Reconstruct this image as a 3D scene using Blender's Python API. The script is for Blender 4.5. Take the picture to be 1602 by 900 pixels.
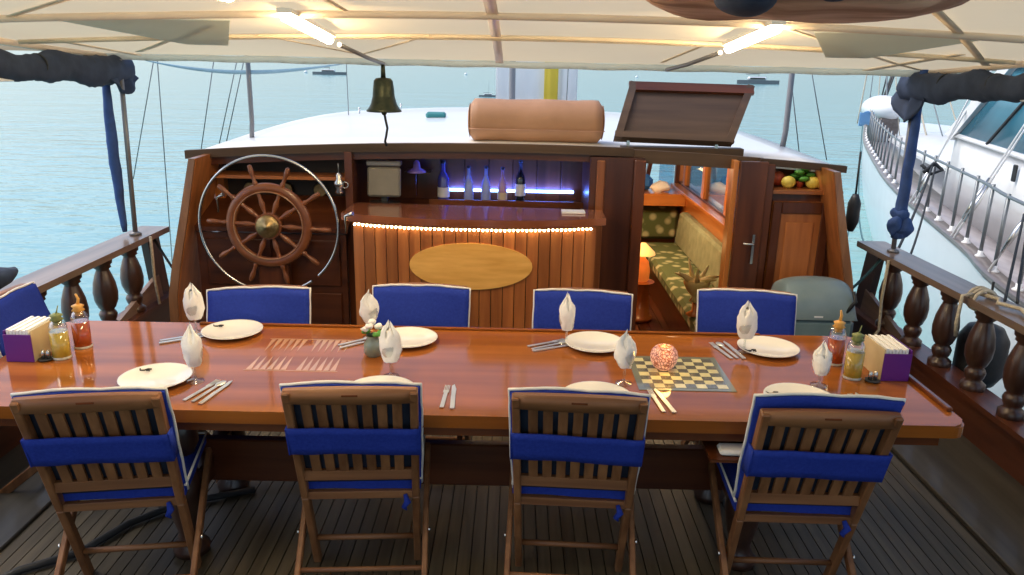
import bpy, bmesh, math, random
from mathutils import Vector, Matrix
from mathutils import noise as mnoise
random.seed(7)
R = math.radians
scn = bpy.context.scene
for o in list(bpy.data.objects): bpy.data.objects.remove(o)
C = scn.collection

# ------------------------------------------------------------------ camera
cam_d = bpy.data.cameras.new('camera'); cam = bpy.data.objects.new('camera', cam_d); C.objects.link(cam)
cam_d.sensor_width = 36; cam_d.lens = 36 * 1210 / 1602; cam_d.clip_start = .05; cam_d.clip_end = 20000
cam.matrix_world = (Matrix.Translation((0, 0, 2.0)) @ Matrix.Rotation(R(90 - 16.35), 4, 'X') @ Matrix.Rotation(R(1.2), 4, 'Z'))
scn.camera = cam
# ------------------------------------------------------------------ world, sun, exposure
SUN_EL, SUN_AZ = 54, 278
w = bpy.data.worlds.new('World'); scn.world = w; w.use_nodes = True
nt = w.node_tree; bg = nt.nodes['Background']
sky = nt.nodes.new('ShaderNodeTexSky'); sky.sky_type = 'NISHITA'; sky.sun_disc = False
sky.sun_elevation = R(SUN_EL); sky.sun_rotation = R(SUN_AZ); sky.air_density = 1.0; sky.dust_density = 3.0; sky.ozone_density = 1.5
nt.links.new(sky.outputs[0], bg.inputs[0]); bg.inputs[1].default_value = 0.15
sd = bpy.data.lights.new('sun', 'SUN'); sd.energy = 0.8; sd.angle = R(25); sd.color = (1, .95, .88)
sun = bpy.data.objects.new('sun', sd); C.objects.link(sun)
az, el = R(SUN_AZ), R(SUN_EL)
sdir = Vector((math.sin(az) * math.cos(el), math.cos(az) * math.cos(el), math.sin(el)))
sun.rotation_euler = sdir.to_track_quat('Z', 'Y').to_euler(); sun.location = (0, 0, 30)
scn.view_settings.view_transform = 'Standard'; scn.view_settings.look = 'None'
scn.view_settings.exposure = 0.85; scn.view_settings.gamma = 1
scn.render.engine = 'CYCLES'
scn.cycles.max_bounces = 8; scn.cycles.transparent_max_bounces = 12
scn.cycles.use_denoising = True; scn.cycles.caustics_reflective = False; scn.cycles.caustics_refractive = False
scn.cycles.sample_clamp_indirect = 6

# ------------------------------------------------------------------ materials
def newmat(name):
    m = bpy.data.materials.new(name); m.use_nodes = True
    return m, m.node_tree, m.node_tree.nodes['Principled BSDF']
def setp(p, **k):
    for a, b in k.items():
        key = {'rough': 'Roughness', 'metal': 'Metallic', 'coat': 'Coat Weight', 'crough': 'Coat Roughness', 'ior': 'IOR', 'trans': 'Transmission Weight', 'spec': 'Specular IOR Level', 'sheen': 'Sheen Weight', 'alpha': 'Alpha'}[a]
        p.inputs[key].default_value = b
def noisy(name, c1, c2, scale=8, stretch=(1, 1, 1), bump=0.1, bscale=None, objrand=0.0, detail=5, contrast=(.3, .7), **k):
    m, t, p = newmat(name); N, L = t.nodes, t.links
    tc = N.new('ShaderNodeTexCoord'); mp = N.new('ShaderNodeMapping'); mp.inputs['Scale'].default_value = stretch
    L.new(tc.outputs['Object'], mp.inputs[0])
    oi = N.new('ShaderNodeObjectInfo')
    add = N.new('ShaderNodeVectorMath'); add.operation = 'ADD'
    mul = N.new('ShaderNodeMath'); mul.operation = 'MULTIPLY'; mul.inputs[1].default_value = 37
    L.new(oi.outputs['Random'], mul.inputs[0]); L.new(mp.outputs[0], add.inputs[0]); L.new(mul.outputs[0], add.inputs[1])
    nz = N.new('ShaderNodeTexNoise'); nz.inputs['Scale'].default_value = scale; nz.inputs['Detail'].default_value = detail
    L.new(add.outputs[0], nz.inputs['Vector'])
    cr = N.new('ShaderNodeValToRGB'); cr.color_ramp.elements[0].color = (*c1, 1); cr.color_ramp.elements[1].color = (*c2, 1)
    cr.color_ramp.elements[0].position, cr.color_ramp.elements[1].position = contrast
    L.new(nz.outputs[0], cr.inputs[0]); out = cr.outputs[0]
    if objrand:
        mr = N.new('ShaderNodeMapRange'); mr.inputs['To Min'].default_value = 1 - objrand; mr.inputs['To Max'].default_value = 1 + objrand
        L.new(oi.outputs['Random'], mr.inputs[0])
        hs = N.new('ShaderNodeHueSaturation'); L.new(out, hs.inputs['Color']); L.new(mr.outputs[0], hs.inputs['Value']); out = hs.outputs[0]
    L.new(out, p.inputs['Base Color'])
    if bump:
        b = N.new('ShaderNodeBump'); b.inputs['Strength'].default_value = bump; b.inputs['Distance'].default_value = .004
        n2 = N.new('ShaderNodeTexNoise'); n2.inputs['Scale'].default_value = bscale or scale * 2; n2.inputs['Detail'].default_value = 3
        L.new(add.outputs[0], n2.inputs['Vector']); L.new(n2.outputs[0], b.inputs['Height']); L.new(b.outputs[0], p.inputs['Normal'])
    setp(p, **k)
    return m
def wood(name, dark, light, axis='X', s=14, rough=.35, coat=.4, bump=.12, objrand=.12, contrast=(.32, .68), spec=.5):
    st = {'X': (.07, 1, 1), 'Y': (1, .07, 1), 'Z': (1, 1, .07)}[axis]
    return noisy(name, dark, light, scale=s, stretch=st, bump=bump, bscale=s * 3, objrand=objrand, detail=7, contrast=contrast, rough=rough, coat=coat, crough=.12, spec=spec)
def plain(name, col, **k):
    m, t, p = newmat(name); p.inputs['Base Color'].default_value = (*col, 1); setp(p, **k); return m
def emis(name, col, s):
    m, t, p = newmat(name); p.inputs['Base Color'].default_value = (*col, 1)
    p.inputs['Emission Color'].default_value = (*col, 1); p.inputs['Emission Strength'].default_value = s; return m

M = {}
for ax in 'XYZ':
    M['mahog' + ax] = wood('mahogany_' + ax, (.055, .014, .006), (.120, .034, .012), ax, rough=.30, coat=.08)
    M['teak' + ax] = wood('teak_' + ax, (.14, .052, .018), (.28, .122, .048), ax, s=22, rough=.5, coat=0)
    M['honey' + ax] = wood('honey_' + ax, (.42, .13, .025), (.60, .22, .05), ax, rough=.3, coat=.4)
    M['red' + ax] = wood('redwood_' + ax, (.26, .080, .026), (.46, .165, .050), ax, s=18, rough=.3, coat=.08, objrand=.22)
M['table'] = wood('varnished_table', (.19, .056, .009), (.32, .102, .018), 'X', s=9, rough=.08, coat=0, spec=.33, bump=.02)
M['tabledark'] = wood('table_edge', (.10, .026, .008), (.17, .048, .014), 'X', s=9, rough=.25, coat=.1)
M['railtop'] = wood('weathered_rail', (.13, .085, .06), (.25, .17, .125), 'Y', s=16, rough=.3, coat=.2)
M['baluster'] = wood('baluster_wood', (.028, .012, .008), (.070, .028, .017), 'Z', s=16, rough=.35, coat=.3)
M['wheelwood'] = wood('wheel_wood', (.15, .045, .016), (.24, .080, .030), 'X', s=10, rough=.3, coat=.1)
M['deck'] = wood('deck_teak', (.050, .040, .024), (.105, .084, .052), 'Y', s=26, rough=.5, coat=0, objrand=.22)
M['caulk'] = plain('deck_caulk', (.012, .012, .012), rough=.7)
M['margin'] = wood('margin_board', (.045, .040, .030), (.085, .075, .058), 'Y', s=14, rough=.45, coat=.15)
M['gold'] = noisy('burl_plaque', (.72, .36, .08), (.88, .50, .14), scale=14, stretch=(.3, 1, 2.2), bump=.02, rough=.35, coat=.3)
M['inlay'] = wood('inlay_light', (.50, .24, .07), (.60, .32, .11), 'Y', s=30, rough=.2, coat=.8)
M['sqlight'] = noisy('inlay_cream', (.66, .60, .30), (.78, .70, .38), scale=30, bump=0, objrand=.08, rough=.2, coat=.8)
M['sqdark'] = noisy('inlay_dark', (.10, .10, .06), (.16, .15, .09), scale=30, bump=0, objrand=.1, rough=.2, coat=.8)
M['blue'] = noisy('blue_canvas', (.013, .030, .25), (.021, .048, .35), scale=90, bump=.25, bscale=260, rough=.9, spec=.2, contrast=(.2, .8))
M['bluedark'] = noisy('navy_canvas', (.010, .020, .046), (.026, .042, .085), scale=9, bump=.5, bscale=14, rough=.8)
M['bluewrap'] = noisy('blue_wrap', (.020, .050, .16), (.035, .085, .26), scale=14, bump=.5, bscale=24, rough=.8)
M['piping'] = plain('white_piping', (.72, .70, .66), rough=.7)
M['steel'] = noisy('brushed_steel', (.55, .55, .54), (.68, .67, .65), scale=6, bump=0, metal=1, rough=.25)
M['paint_grey'] = plain('grey_paint', (.20, .20, .21), rough=.4, metal=.3)
M['brass'] = noisy('old_brass', (.26, .18, .08), (.46, .33, .16), scale=40, bump=.3, metal=.9, rough=.38)
M['bell'] = noisy('bronze_bell', (.030, .042, .030), (.07, .075, .045), scale=24, bump=.1, metal=.75, rough=.45)
M['porcelain'] = plain('cream_porcelain', (.88, .85, .78), rough=.14, coat=.4)
M['napkin'] = noisy('white_napkin', (.84, .83, .80), (.90, .89, .86), scale=60, bump=.2, rough=.9)
M['black'] = plain('black_print', (.02, .02, .02), rough=.5)
M['rubber'] = noisy('black_rubber', (.010, .012, .014), (.03, .032, .036), scale=12, bump=.2, rough=.5)
M['rope'] = noisy('pale_rope', (.42, .37, .28), (.60, .54, .43), scale=60, bump=.8, rough=.9)
M['ropeblk'] = noisy('black_rope', (.015, .018, .022), (.04, .045, .05), scale=70, bump=.6, rough=.8)
M['ropeteal'] = noisy('teal_rope', (.03, .10, .12), (.05, .15, .17), scale=70, bump=.6, rough=.8)
M['wire'] = plain('rigging_wire', (.22, .24, .25), rough=.4, metal=.6)
M['gel'] = noisy('white_gelcoat', (.76, .77, .77), (.82, .83, .83), scale=3, bump=0, rough=.3, coat=.3)
M['nbhull'] = noisy('pale_hull_paint', (.78, .79, .81), (.82, .83, .85), scale=2, bump=0, rough=.25, coat=.4)
M['nbdeck'] = wood('neighbour_deck', (.28, .25, .25), (.38, .34, .34), 'Y', s=12, rough=.5)
M['nbcap'] = wood('neighbour_cap', (.10, .075, .065), (.18, .14, .12), 'Y', s=12, rough=.4)
M['tan'] = noisy('tan_vinyl', (.36, .185, .095), (.44, .235, .13), scale=5, bump=.15, rough=.6)
M['rust'] = noisy('rust_canvas', (.34, .17, .10), (.66, .40, .28), scale=14, stretch=(.15, 1, 1), bump=.5, bscale=30, rough=.85, contrast=(.4, .62))
M['palegold'] = noisy('pale_gold_glaze', (.62, .52, .20), (.74, .62, .28), scale=20, bump=.2, rough=.5)
M['purple'] = plain('purple_card', (.12, .015, .22), rough=.4)
M['tancard'] = noisy('tan_card', (.60, .47, .27), (.68, .55, .33), scale=12, bump=0, rough=.6)
M['cooler'] = noisy('grey_blue_plastic', (.14, .22, .24), (.19, .28, .30), scale=6, bump=0, rough=.35)
M['coolerlid'] = noisy('cooler_lid_plastic', (.17, .24, .26), (.22, .29, .31), scale=6, bump=0, rough=.3)
M['lemon'] = noisy('lemon_skin', (.70, .55, .08), (.85, .68, .14), scale=30, bump=.3, rough=.45)
M['leaf'] = noisy('green_leaf', (.05, .22, .03), (.12, .38, .05), scale=14, bump=.1, rough=.5)
M['redfruit'] = noisy('red_fruit', (.35, .04, .02), (.5, .09, .03), scale=12, bump=.1, rough=.4)
M['yellowcloth'] = noisy('yellow_cloth', (.80, .62, .10), (.88, .72, .18), scale=9, bump=.3, rough=.8)
M['whitecloth0'] = noisy('white_cloth', (.74, .76, .78), (.84, .85, .86), scale=5, stretch=(1, 1, .2), bump=.4, rough=.9)
M['display'] = noisy('grey_cover', (.17, .155, .13), (.21, .195, .165), scale=10, bump=.1, rough=.5)
M['screen'] = plain('dark_screen', (.02, .02, .02), rough=.15)
M['dark'] = plain('dark_interior', (.02, .012, .008), rough=.6)
M['hatch'] = wood('hatch_wood', (.055, .030, .018), (.10, .058, .034), 'X', s=14, rough=.6, coat=.0)
M['sofa'] = noisy('green_sofa', (.20, .23, .14), (.30, .33, .21), scale=18, stretch=(3, .5, .5), bump=.4, rough=.95)
M['bluefab'] = plain('bright_blue_fabric', (.02, .13, .45), rough=.8)
M['greybrown'] = noisy('grey_patch', (.66, .62, .50), (.74, .69, .55), scale=4, bump=0, rough=.8)
M['tube'] = emis('tube_light', (1, .74, .42), 60)
M['warmled'] = emis('warm_bead_light', (1, .80, .46), 13)
M['blueled'] = emis('blue_led', (.16, .34, 1), 12)
M['lampshade'] = emis('lamp_shade_glow', (1, .60, .20), .4)
M['lampbody'] = emis('lamp_body_glow', (1, .26, .04), .16)

def floral():
    m, t, p = newmat('floral_cushion'); N, L = t.nodes, t.links
    tc = N.new('ShaderNodeTexCoord'); v = N.new('ShaderNodeTexVoronoi'); v.inputs['Scale'].default_value = 9
    L.new(tc.outputs['Object'], v.inputs['Vector'])
    cr = N.new('ShaderNodeValToRGB'); e = cr.color_ramp.elements
    e[0].color = (.42, .43, .26, 1); e[1].color = (.09, .12, .045, 1); e[0].position = .25; e[1].position = .5
    L.new(v.outputs['Distance'], cr.inputs[0]); L.new(cr.outputs[0], p.inputs['Base Color']); setp(p, rough=.95)
    return m
M['floral'] = floral()
def mosaic():
    m, t, p = newmat('pink_mosaic'); N, L = t.nodes, t.links
    tc = N.new('ShaderNodeTexCoord'); v = N.new('ShaderNodeTexVoronoi'); v.feature = 'DISTANCE_TO_EDGE'; v.inputs['Scale'].default_value = 75
    L.new(tc.outputs['Object'], v.inputs['Vector'])
    cr = N.new('ShaderNodeValToRGB'); e = cr.color_ramp.elements
    e[0].color = (.28, .06, .03, 1); e[1].color = (.80, .42, .30, 1); e[0].position = .05; e[1].position = .16
    L.new(v.outputs['Distance'], cr.inputs[0]); L.new(cr.outputs[0], p.inputs['Base Color'])
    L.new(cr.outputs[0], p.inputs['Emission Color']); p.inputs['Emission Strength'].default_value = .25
    setp(p, rough=.3, coat=.4); return m
M['mosaic'] = mosaic()
def canvas():
    m = noisy('cream_awning_canvas', (.70, .60, .38), (.80, .71, .49), scale=1.3, bump=.25, bscale=6, rough=.9)
    t = m.node_tree; N, L = t.nodes, t.links; p = N['Principled BSDF']; out = N['Material Output']
    tr = N.new('ShaderNodeBsdfTranslucent'); tr.inputs[0].default_value = (.80, .68, .46, 1)
    mx = N.new('ShaderNodeMixShader'); mx.inputs[0].default_value = .42
    L.new(p.outputs[0], mx.inputs[1]); L.new(tr.outputs[0], mx.inputs[2]); L.new(mx.outputs[0], out.inputs[0])
    return m
M['canvas'] = canvas()
M['tubeframe'] = noisy('beige_frame_tube', (.70, .56, .43), (.78, .64, .50), scale=5, bump=0, rough=.45)
M['webbing'] = noisy('tan_webbing', (.72, .58, .40), (.82, .68, .49), scale=9, bump=.2, rough=.9)
def sheer(name, col):
    m = noisy(name, tuple(c * .95 for c in col), col, scale=5, stretch=(1, 1, .2), bump=.3, rough=.9); t = m.node_tree; N, L = t.nodes, t.links
    tr = N.new('ShaderNodeBsdfTranslucent'); tr.inputs[0].default_value = (*col, 1); mx = N.new('ShaderNodeMixShader'); mx.inputs[0].default_value = .5
    L.new(N['Principled BSDF'].outputs[0], mx.inputs[1]); L.new(tr.outputs[0], mx.inputs[2]); L.new(mx.outputs[0], N['Material Output'].inputs[0]); return m
M['greysheer'] = sheer('grey_sheer', (.78, .80, .74))
M['whitecloth'] = sheer('white_sail', (.97, .97, .97)); M['yellowcloth'] = sheer('yellow_sail', (.97, .82, .16))
def glass(name, col=(1, 1, 1), rough=0.0, ior=1.45):
    m, t, p = newmat(name); p.inputs['Base Color'].default_value = (*col, 1); setp(p, trans=1.0, rough=rough, ior=ior); return m
def thin_glass(name, tint=(.93, .96, .95), k=.10):
    m, t, p = newmat(name); N, L = t.nodes, t.links
    tr = N.new('ShaderNodeBsdfTransparent'); tr.inputs[0].default_value = (*tint, 1)
    gl = N.new('ShaderNodeBsdfGlossy'); gl.inputs['Roughness'].default_value = .03
    lw = N.new('ShaderNodeLayerWeight'); lw.inputs[0].default_value = .35
    mr = N.new('ShaderNodeMapRange'); mr.inputs['To Min'].default_value = k; mr.inputs['To Max'].default_value = .85
    L.new(lw.outputs['Facing'], mr.inputs[0])
    mx = N.new('ShaderNodeMixShader'); L.new(mr.outputs[0], mx.inputs[0]); L.new(tr.outputs[0], mx.inputs[1]); L.new(gl.outputs[0], mx.inputs[2])
    L.new(mx.outputs[0], N['Material Output'].inputs[0]); return m
M['glass'] = thin_glass('clear_glass')
M['pane'] = thin_glass('window_pane', (.62, .78, .88), .12)
M['frost'] = noisy('pale_bottle_glass', (.50, .48, .40), (.60, .58, .50), scale=20, bump=0, rough=.1, coat=.8)
M['oil'] = noisy('olive_oil', (.36, .25, .03), (.48, .34, .05), scale=20, bump=0, rough=.08, coat=.8)
M['vinegar'] = noisy('red_vinegar', (.28, .045, .010), (.38, .07, .015), scale=20, bump=0, rough=.08, coat=.8)
M['greenherb'] = noisy('green_stopper', (.16, .19, .06), (.26, .29, .10), scale=30, bump=.3, rough=.5)
M['orangecap'] = plain('orange_stopper', (.70, .36, .08), rough=.4)
M['bottleblue'] = plain('blue_bottle_glass', (.08, .08, .35), rough=.06, coat=1)
M['bottleclear'] = plain('clear_bottle_glass', (.35, .42, .70), rough=.06, coat=1)
M['bottlepink'] = plain('pink_bottle_glass', (.48, .26, .40), rough=.06, coat=1)
M['bottledark'] = plain('dark_bottle_glass', (.012, .018, .03), rough=.06, coat=1)
M['paper'] = plain('white_paper', (.72, .72, .74), rough=.6)
M['nbwin'] = noisy('tinted_window', (.02, .13, .20), (.06, .22, .30), scale=1.2, bump=0, rough=.25, coat=0, spec=.25)
M['teal'] = plain('teal_case', (.03, .22, .22), rough=.5)
M['mesh'] = noisy('pale_blue_mesh', (.30, .45, .52), (.38, .53, .60), scale=9, bump=.2, rough=.9)

def water():
    m, t, p = newmat('sea_water'); N, L = t.nodes, t.links
    tc = N.new('ShaderNodeTexCoord')
    def nz(sc, st, det=4):
        mp = N.new('ShaderNodeMapping'); mp.inputs['Scale'].default_value = st; L.new(tc.outputs['Object'], mp.inputs[0])
        n = N.new('ShaderNodeTexNoise'); n.inputs['Scale'].default_value = sc; n.inputs['Detail'].default_value = det; L.new(mp.outputs[0], n.inputs[0]); return n
    a = nz(1.6, (.45, 1, 1)); b = nz(.22, (.5, 1, 1)); c = nz(6, (.5, 1, 1), 2)
    m1 = N.new('ShaderNodeMath'); m1.operation = 'MULTIPLY_ADD'; L.new(b.outputs[0], m1.inputs[0]); m1.inputs[1].default_value = 2.2; L.new(a.outputs[0], m1.inputs[2])
    m2 = N.new('ShaderNodeMath'); m2.operation = 'MULTIPLY_ADD'; L.new(c.outputs[0], m2.inputs[0]); m2.inputs[1].default_value = .18; L.new(m1.outputs[0], m2.inputs[2])
    bp = N.new('ShaderNodeBump'); bp.inputs['Strength'].default_value = .7; bp.inputs['Distance'].default_value = .10
    L.new(m2.outputs[0], bp.inputs['Height']); L.new(bp.outputs[0], p.inputs['Normal'])
    p.inputs['Base Color'].default_value = (.18, .38, .38, 1); setp(p, rough=.14, ior=1.33)
    return m
M['water'] = water()

# ------------------------------------------------------------------ mesh helpers
class MB:
    def __init__(s): s.bm = bmesh.new(); s.mats = []
    def box(s, c, d, rot=None, bev=0):
        g = bmesh.ops.create_cube(s.bm, size=1)['verts']
        m = Matrix.Translation(c) @ (rot.to_4x4() if rot else Matrix()) @ Matrix.Diagonal((*d, 1))
        bmesh.ops.transform(s.bm, matrix=m, verts=g)
        if bev:
            es = list({e for v in g for e in v.link_edges}); bmesh.ops.bevel(s.bm, geom=es, offset=bev, segments=1, affect='EDGES')
        return s
    def bb(s, x0, x1, y0, y1, z0, z1, bev=0): return s.box(((x0 + x1) / 2, (y0 + y1) / 2, (z0 + z1) / 2), (abs(x1 - x0), abs(y1 - y0), abs(z1 - z0)), None, bev)
    def bar(s, a, b, wd, th, up=(0, 0, 1), bev=0):
        a, b = Vector(a), Vector(b); z = (b - a); l = z.length; z.normalize()
        x = Vector(up).cross(z)
        if x.length < 1e-4: x = Vector((1, 0, 0)).cross(z)
        x.normalize(); y = z.cross(x)
        return s.box((a + b) / 2, (wd, th, l), Matrix((x, y, z)).transposed(), bev)
    def tube(s, pts, r, n=8, cap=True):
        pts = [Vector(p) for p in pts]; rs = r if isinstance(r, (list, tuple)) else [r] * len(pts)
        rings = []; prev = None
        for i, p in enumerate(pts):
            t = (pts[min(i + 1, len(pts) - 1)] - pts[max(i - 1, 0)]); t.normalize()
            if prev is None:
                u = t.cross(Vector((0, 0, 1)));
                if u.length < .1: u = t.cross(Vector((1, 0, 0)))
            else: u = prev - t * prev.dot(t)
            u.normalize(); prev = u; v = t.cross(u)
            rings.append([s.bm.verts.new(p + (u * math.cos(2 * math.pi * k / n) + v * math.sin(2 * math.pi * k / n)) * rs[i]) for k in range(n)])
        for a, b in zip(rings, rings[1:]):
            for k in range(n):
                f = s.bm.faces.new((a[k], a[(k + 1) % n], b[(k + 1) % n], b[k])); f.smooth = True
        if cap:
            s.bm.faces.new(rings[0][::-1]); s.bm.faces.new(rings[-1])
        return s
    def ring(s, c, R_, r, nrm='Y', N=48, n=8, a0=0, a1=360, sq=None):
        full = abs(a1 - a0) >= 360; cnt = N if full else max(4, int(N * abs(a1 - a0) / 360)) + 1
        c = Vector(c); ax = {'Y': (Vector((1, 0, 0)), Vector((0, 0, 1)), Vector((0, 1, 0))), 'Z': (Vector((1, 0, 0)), Vector((0, 1, 0)), Vector((0, 0, 1)))}[nrm]
        rings = []
        for i in range(cnt):
            a = R(a0 + (a1 - a0) * i / (cnt if full else cnt - 1)); d = ax[0] * math.cos(a) + ax[1] * math.sin(a)
            vs = []
            for k in range(n):
                b = 2 * math.pi * k / n
                rr, hh = (r, r) if sq is None else sq
                vs.append(s.bm.verts.new(c + d * (R_ + rr * math.cos(b)) + ax[2] * hh * math.sin(b)))
            rings.append(vs)
        pr = list(zip(rings, rings[1:] + ([rings[0]] if full else [])))
        for a, b in pr if full else list(zip(rings, rings[1:])):
            for k in range(n):
                f = s.bm.faces.new((a[k], b[k], b[(k + 1) % n], a[(k + 1) % n])); f.smooth = True
        return s
    def lathe(s, prof, c=(0, 0, 0), n=20, smooth=True, rot=None, cap=True):
        c = Vector(c); rings = []
        for r, z in prof:
            rings.append([s.bm.verts.new(c + ((rot or Matrix.Identity(3)) @ Vector((r * math.cos(2 * math.pi * k / n), r * math.sin(2 * math.pi * k / n), z)))) for k in range(n)])
        for a, b in zip(rings, rings[1:]):
            for k in range(n):
                f = s.bm.faces.new((a[k], a[(k + 1) % n], b[(k + 1) % n], b[k])); f.smooth = smooth
        if cap:
            if prof[0][0] > 1e-4: s.bm.faces.new(rings[0][::-1])
            if prof[-1][0] > 1e-4: s.bm.faces.new(rings[-1])
        return s
    def prism(s, pts, v):                       # polygon in space pushed along v
        v = Vector(v); a = [s.bm.verts.new(Vector(p)) for p in pts]; b = [s.bm.verts.new(Vector(p) + v) for p in pts]
        s.bm.faces.new(a); s.bm.faces.new(b[::-1]); n = len(a)
        for k in range(n): s.bm.faces.new((a[k], b[k], b[(k + 1) % n], a[(k + 1) % n]))
        return s
    def grid(s, fn, nu, nv, smooth=True):
        vs = [[s.bm.verts.new(fn(i / nu, j / nv)) for j in range(nv + 1)] for i in range(nu + 1)]
        for i in range(nu):
            for j in range(nv):
                f = s.bm.faces.new((vs[i][j], vs[i + 1][j], vs[i + 1][j + 1], vs[i][j + 1])); f.smooth = smooth
        return s
    def slab(s, fn, th, nu, nv, smooth=True):   # sheet with thickness vector th
        th = Vector(th)
        A = [[s.bm.verts.new(Vector(fn(i / nu, j / nv))) for j in range(nv + 1)] for i in range(nu + 1)]
        B = [[s.bm.verts.new(A[i][j].co + th) for j in range(nv + 1)] for i in range(nu + 1)]
        for i in range(nu):
            for j in range(nv):
                f = s.bm.faces.new((A[i][j], A[i + 1][j], A[i + 1][j + 1], A[i][j + 1])); f.smooth = smooth
                f = s.bm.faces.new((B[i][j], B[i][j + 1], B[i + 1][j + 1], B[i + 1][j])); f.smooth = smooth
        for i in range(nu):
            s.bm.faces.new((A[i][0], B[i][0], B[i + 1][0], A[i + 1][0])); s.bm.faces.new((A[i][nv], A[i + 1][nv], B[i + 1][nv], B[i][nv]))
        for j in range(nv):
            s.bm.faces.new((A[0][j], A[0][j + 1], B[0][j + 1], B[0][j])); s.bm.faces.new((A[nu][j], B[nu][j], B[nu][j + 1], A[nu][j + 1]))
        return s
    def ball(s, c, r, u=16, v=10):
        g = bmesh.ops.create_uvsphere(s.bm, u_segments=u, v_segments=v, radius=1)['verts']
        rr = r if isinstance(r, (tuple, list)) else (r, r, r)
        bmesh.ops.transform(s.bm, matrix=Matrix.Translation(c) @ Matrix.Diagonal((*rr, 1)), verts=g)
        for f in {f for q in g for f in q.link_faces}: f.smooth = True
        return s
    def displace(s, amp, sc, seed=0):
        for q in s.bm.verts: q.co += Vector(mnoise.noise_vector(q.co * sc + Vector((seed, seed, 0)))) * amp
        return s
    def mesh(s, name, mat):
        bmesh.ops.recalc_face_normals(s.bm, faces=s.bm.faces)
        me = bpy.data.meshes.new(name); s.bm.to_mesh(me); s.bm.free(); me.materials.append(M[mat] if isinstance(mat, str) else mat); return me
    def build(s, name, mat, parent=None, **kw):
        o = bpy.data.objects.new(name, s.mesh(name, mat)); C.objects.link(o)
        if parent: o.parent = parent
        for k, v in kw.items(): o[k] = v
        return o
def tag(o, label=None, cat=None, group=None, kind=None):
    if label: o['label'] = label
    if cat: o['category'] = cat
    if group: o['group'] = group
    if kind: o['kind'] = kind
    return o
def thing(name, label, cat, loc=(0, 0, 0), rz=0, group=None):
    o = bpy.data.objects.new(name, None); C.objects.link(o); o.location = loc; o.rotation_euler = (0, 0, rz); o.empty_display_size = .1
    return tag(o, label, cat, group)
def copy_tree(o, label=None, loc=None, rz=None):
    r = o.copy(); C.objects.link(r)
    if label: r['label'] = label
    if loc is not None: r.location = loc
    if rz is not None: r.rotation_euler = (0, 0, rz)
    def rec(src, dst):
        for ch in list(src.children):
            c = ch.copy(); C.objects.link(c); c.parent = dst; rec(ch, c)
    rec(o, r); return r
def inst(name, me, parent, loc, rot=(0, 0, 0), sc=(1, 1, 1), **kw):
    o = bpy.data.objects.new(name, me); C.objects.link(o); o.location = loc; o.rotation_euler = rot; o.scale = sc; o.parent = parent
    for k, v in kw.items(): o[k] = v
    return o
def rail_curve(p, q, sag=0, n=12): # rope hanging between two points
    p, q = Vector(p), Vector(q); return [p.lerp(q, i / n) + Vector((0, 0, -sag * 4 * (i / n) * (1 - i / n))) for i in range(n + 1)]

# ------------------------------------------------------------------ setting: water
def water_mesh():
    b = MB(); rad = [0, 20, 60, 150, 400, 1200, 4000, 12000]; n = 32
    rings = []
    for r in rad[1:]: rings.append([b.bm.verts.new((r * math.cos(2 * math.pi * k / n), r * math.sin(2 * math.pi * k / n), 0)) for k in range(n)])
    b.bm.faces.new(rings[0])
    for A, B in zip(rings, rings[1:]):
        for k in range(n): b.bm.faces.new((A[k], B[k], B[(k + 1) % n], A[(k + 1) % n]))
    o = b.build('water', 'water'); o.location = (0, 0, -1.5); tag(o, kind='structure')
water_mesh()

# ------------------------------------------------------------------ own boat: hull, deck
b = MB()
outl = [(2.72, -2.5), (2.72, 6), (2.6, 9), (2.2, 12), (1.3, 15.5), (0, 18)]
ring = outl + [(-x, y) for x, y in outl[::-1][1:]]
b.prism([(x, y, -1.9) for x, y in ring], (0, 0, 1.40))
nr_ = len(ring)
for k in range(nr_):
    (xa, ya), (xb, yb) = ring[k], ring[(k + 1) % nr_]
    b.prism([(xa, ya, -.50), (xb, yb, -.50), (xb * .985, yb - .02, -.50), (xa * .985, ya - .02, -.50)], (0, 0, .46))
hull = b.build('boat_hull', 'gel', label='white hull of the boat under the dining deck', category='hull')
# deck
b = MB(); b.bb(-2.68, 2.68, -2.4, 5.3, -.038, -.012); deck = b.build('deck_floor', 'caulk', kind='structure')
me = MB().bb(-.0255, .0255, -3.6, 3.6, -.012, 0).mesh('plank', 'deck')
xs = [-2.07 + .0557 * i for i in range(75)]
for x in xs: inst('plank', me, deck, (x, 1.6, 0))
for sx in (-1, 1):
    MB().bb(sx * 2.10, sx * 2.62, -2.3, 5.25, -.012, .016, .004).build('margin_board', 'margin', deck)
b = MB(); b.prism([(x * .985, max(y, 9.57), -.03) for x, y in ring if y > 8.5], (0, 0, .03))
for sx in (-1, 1): b.prism([(sx * 2.085, 5.31, -.03), (sx * 2.66, 5.31, -.03), (sx * 2.66, 6, -.03), (sx * 2.53, 9.56, -.03), (sx * 2.085, 9.56, -.03)], (0, 0, .03))
foredeck = b.build('foredeck', 'deck', kind='structure')

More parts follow.
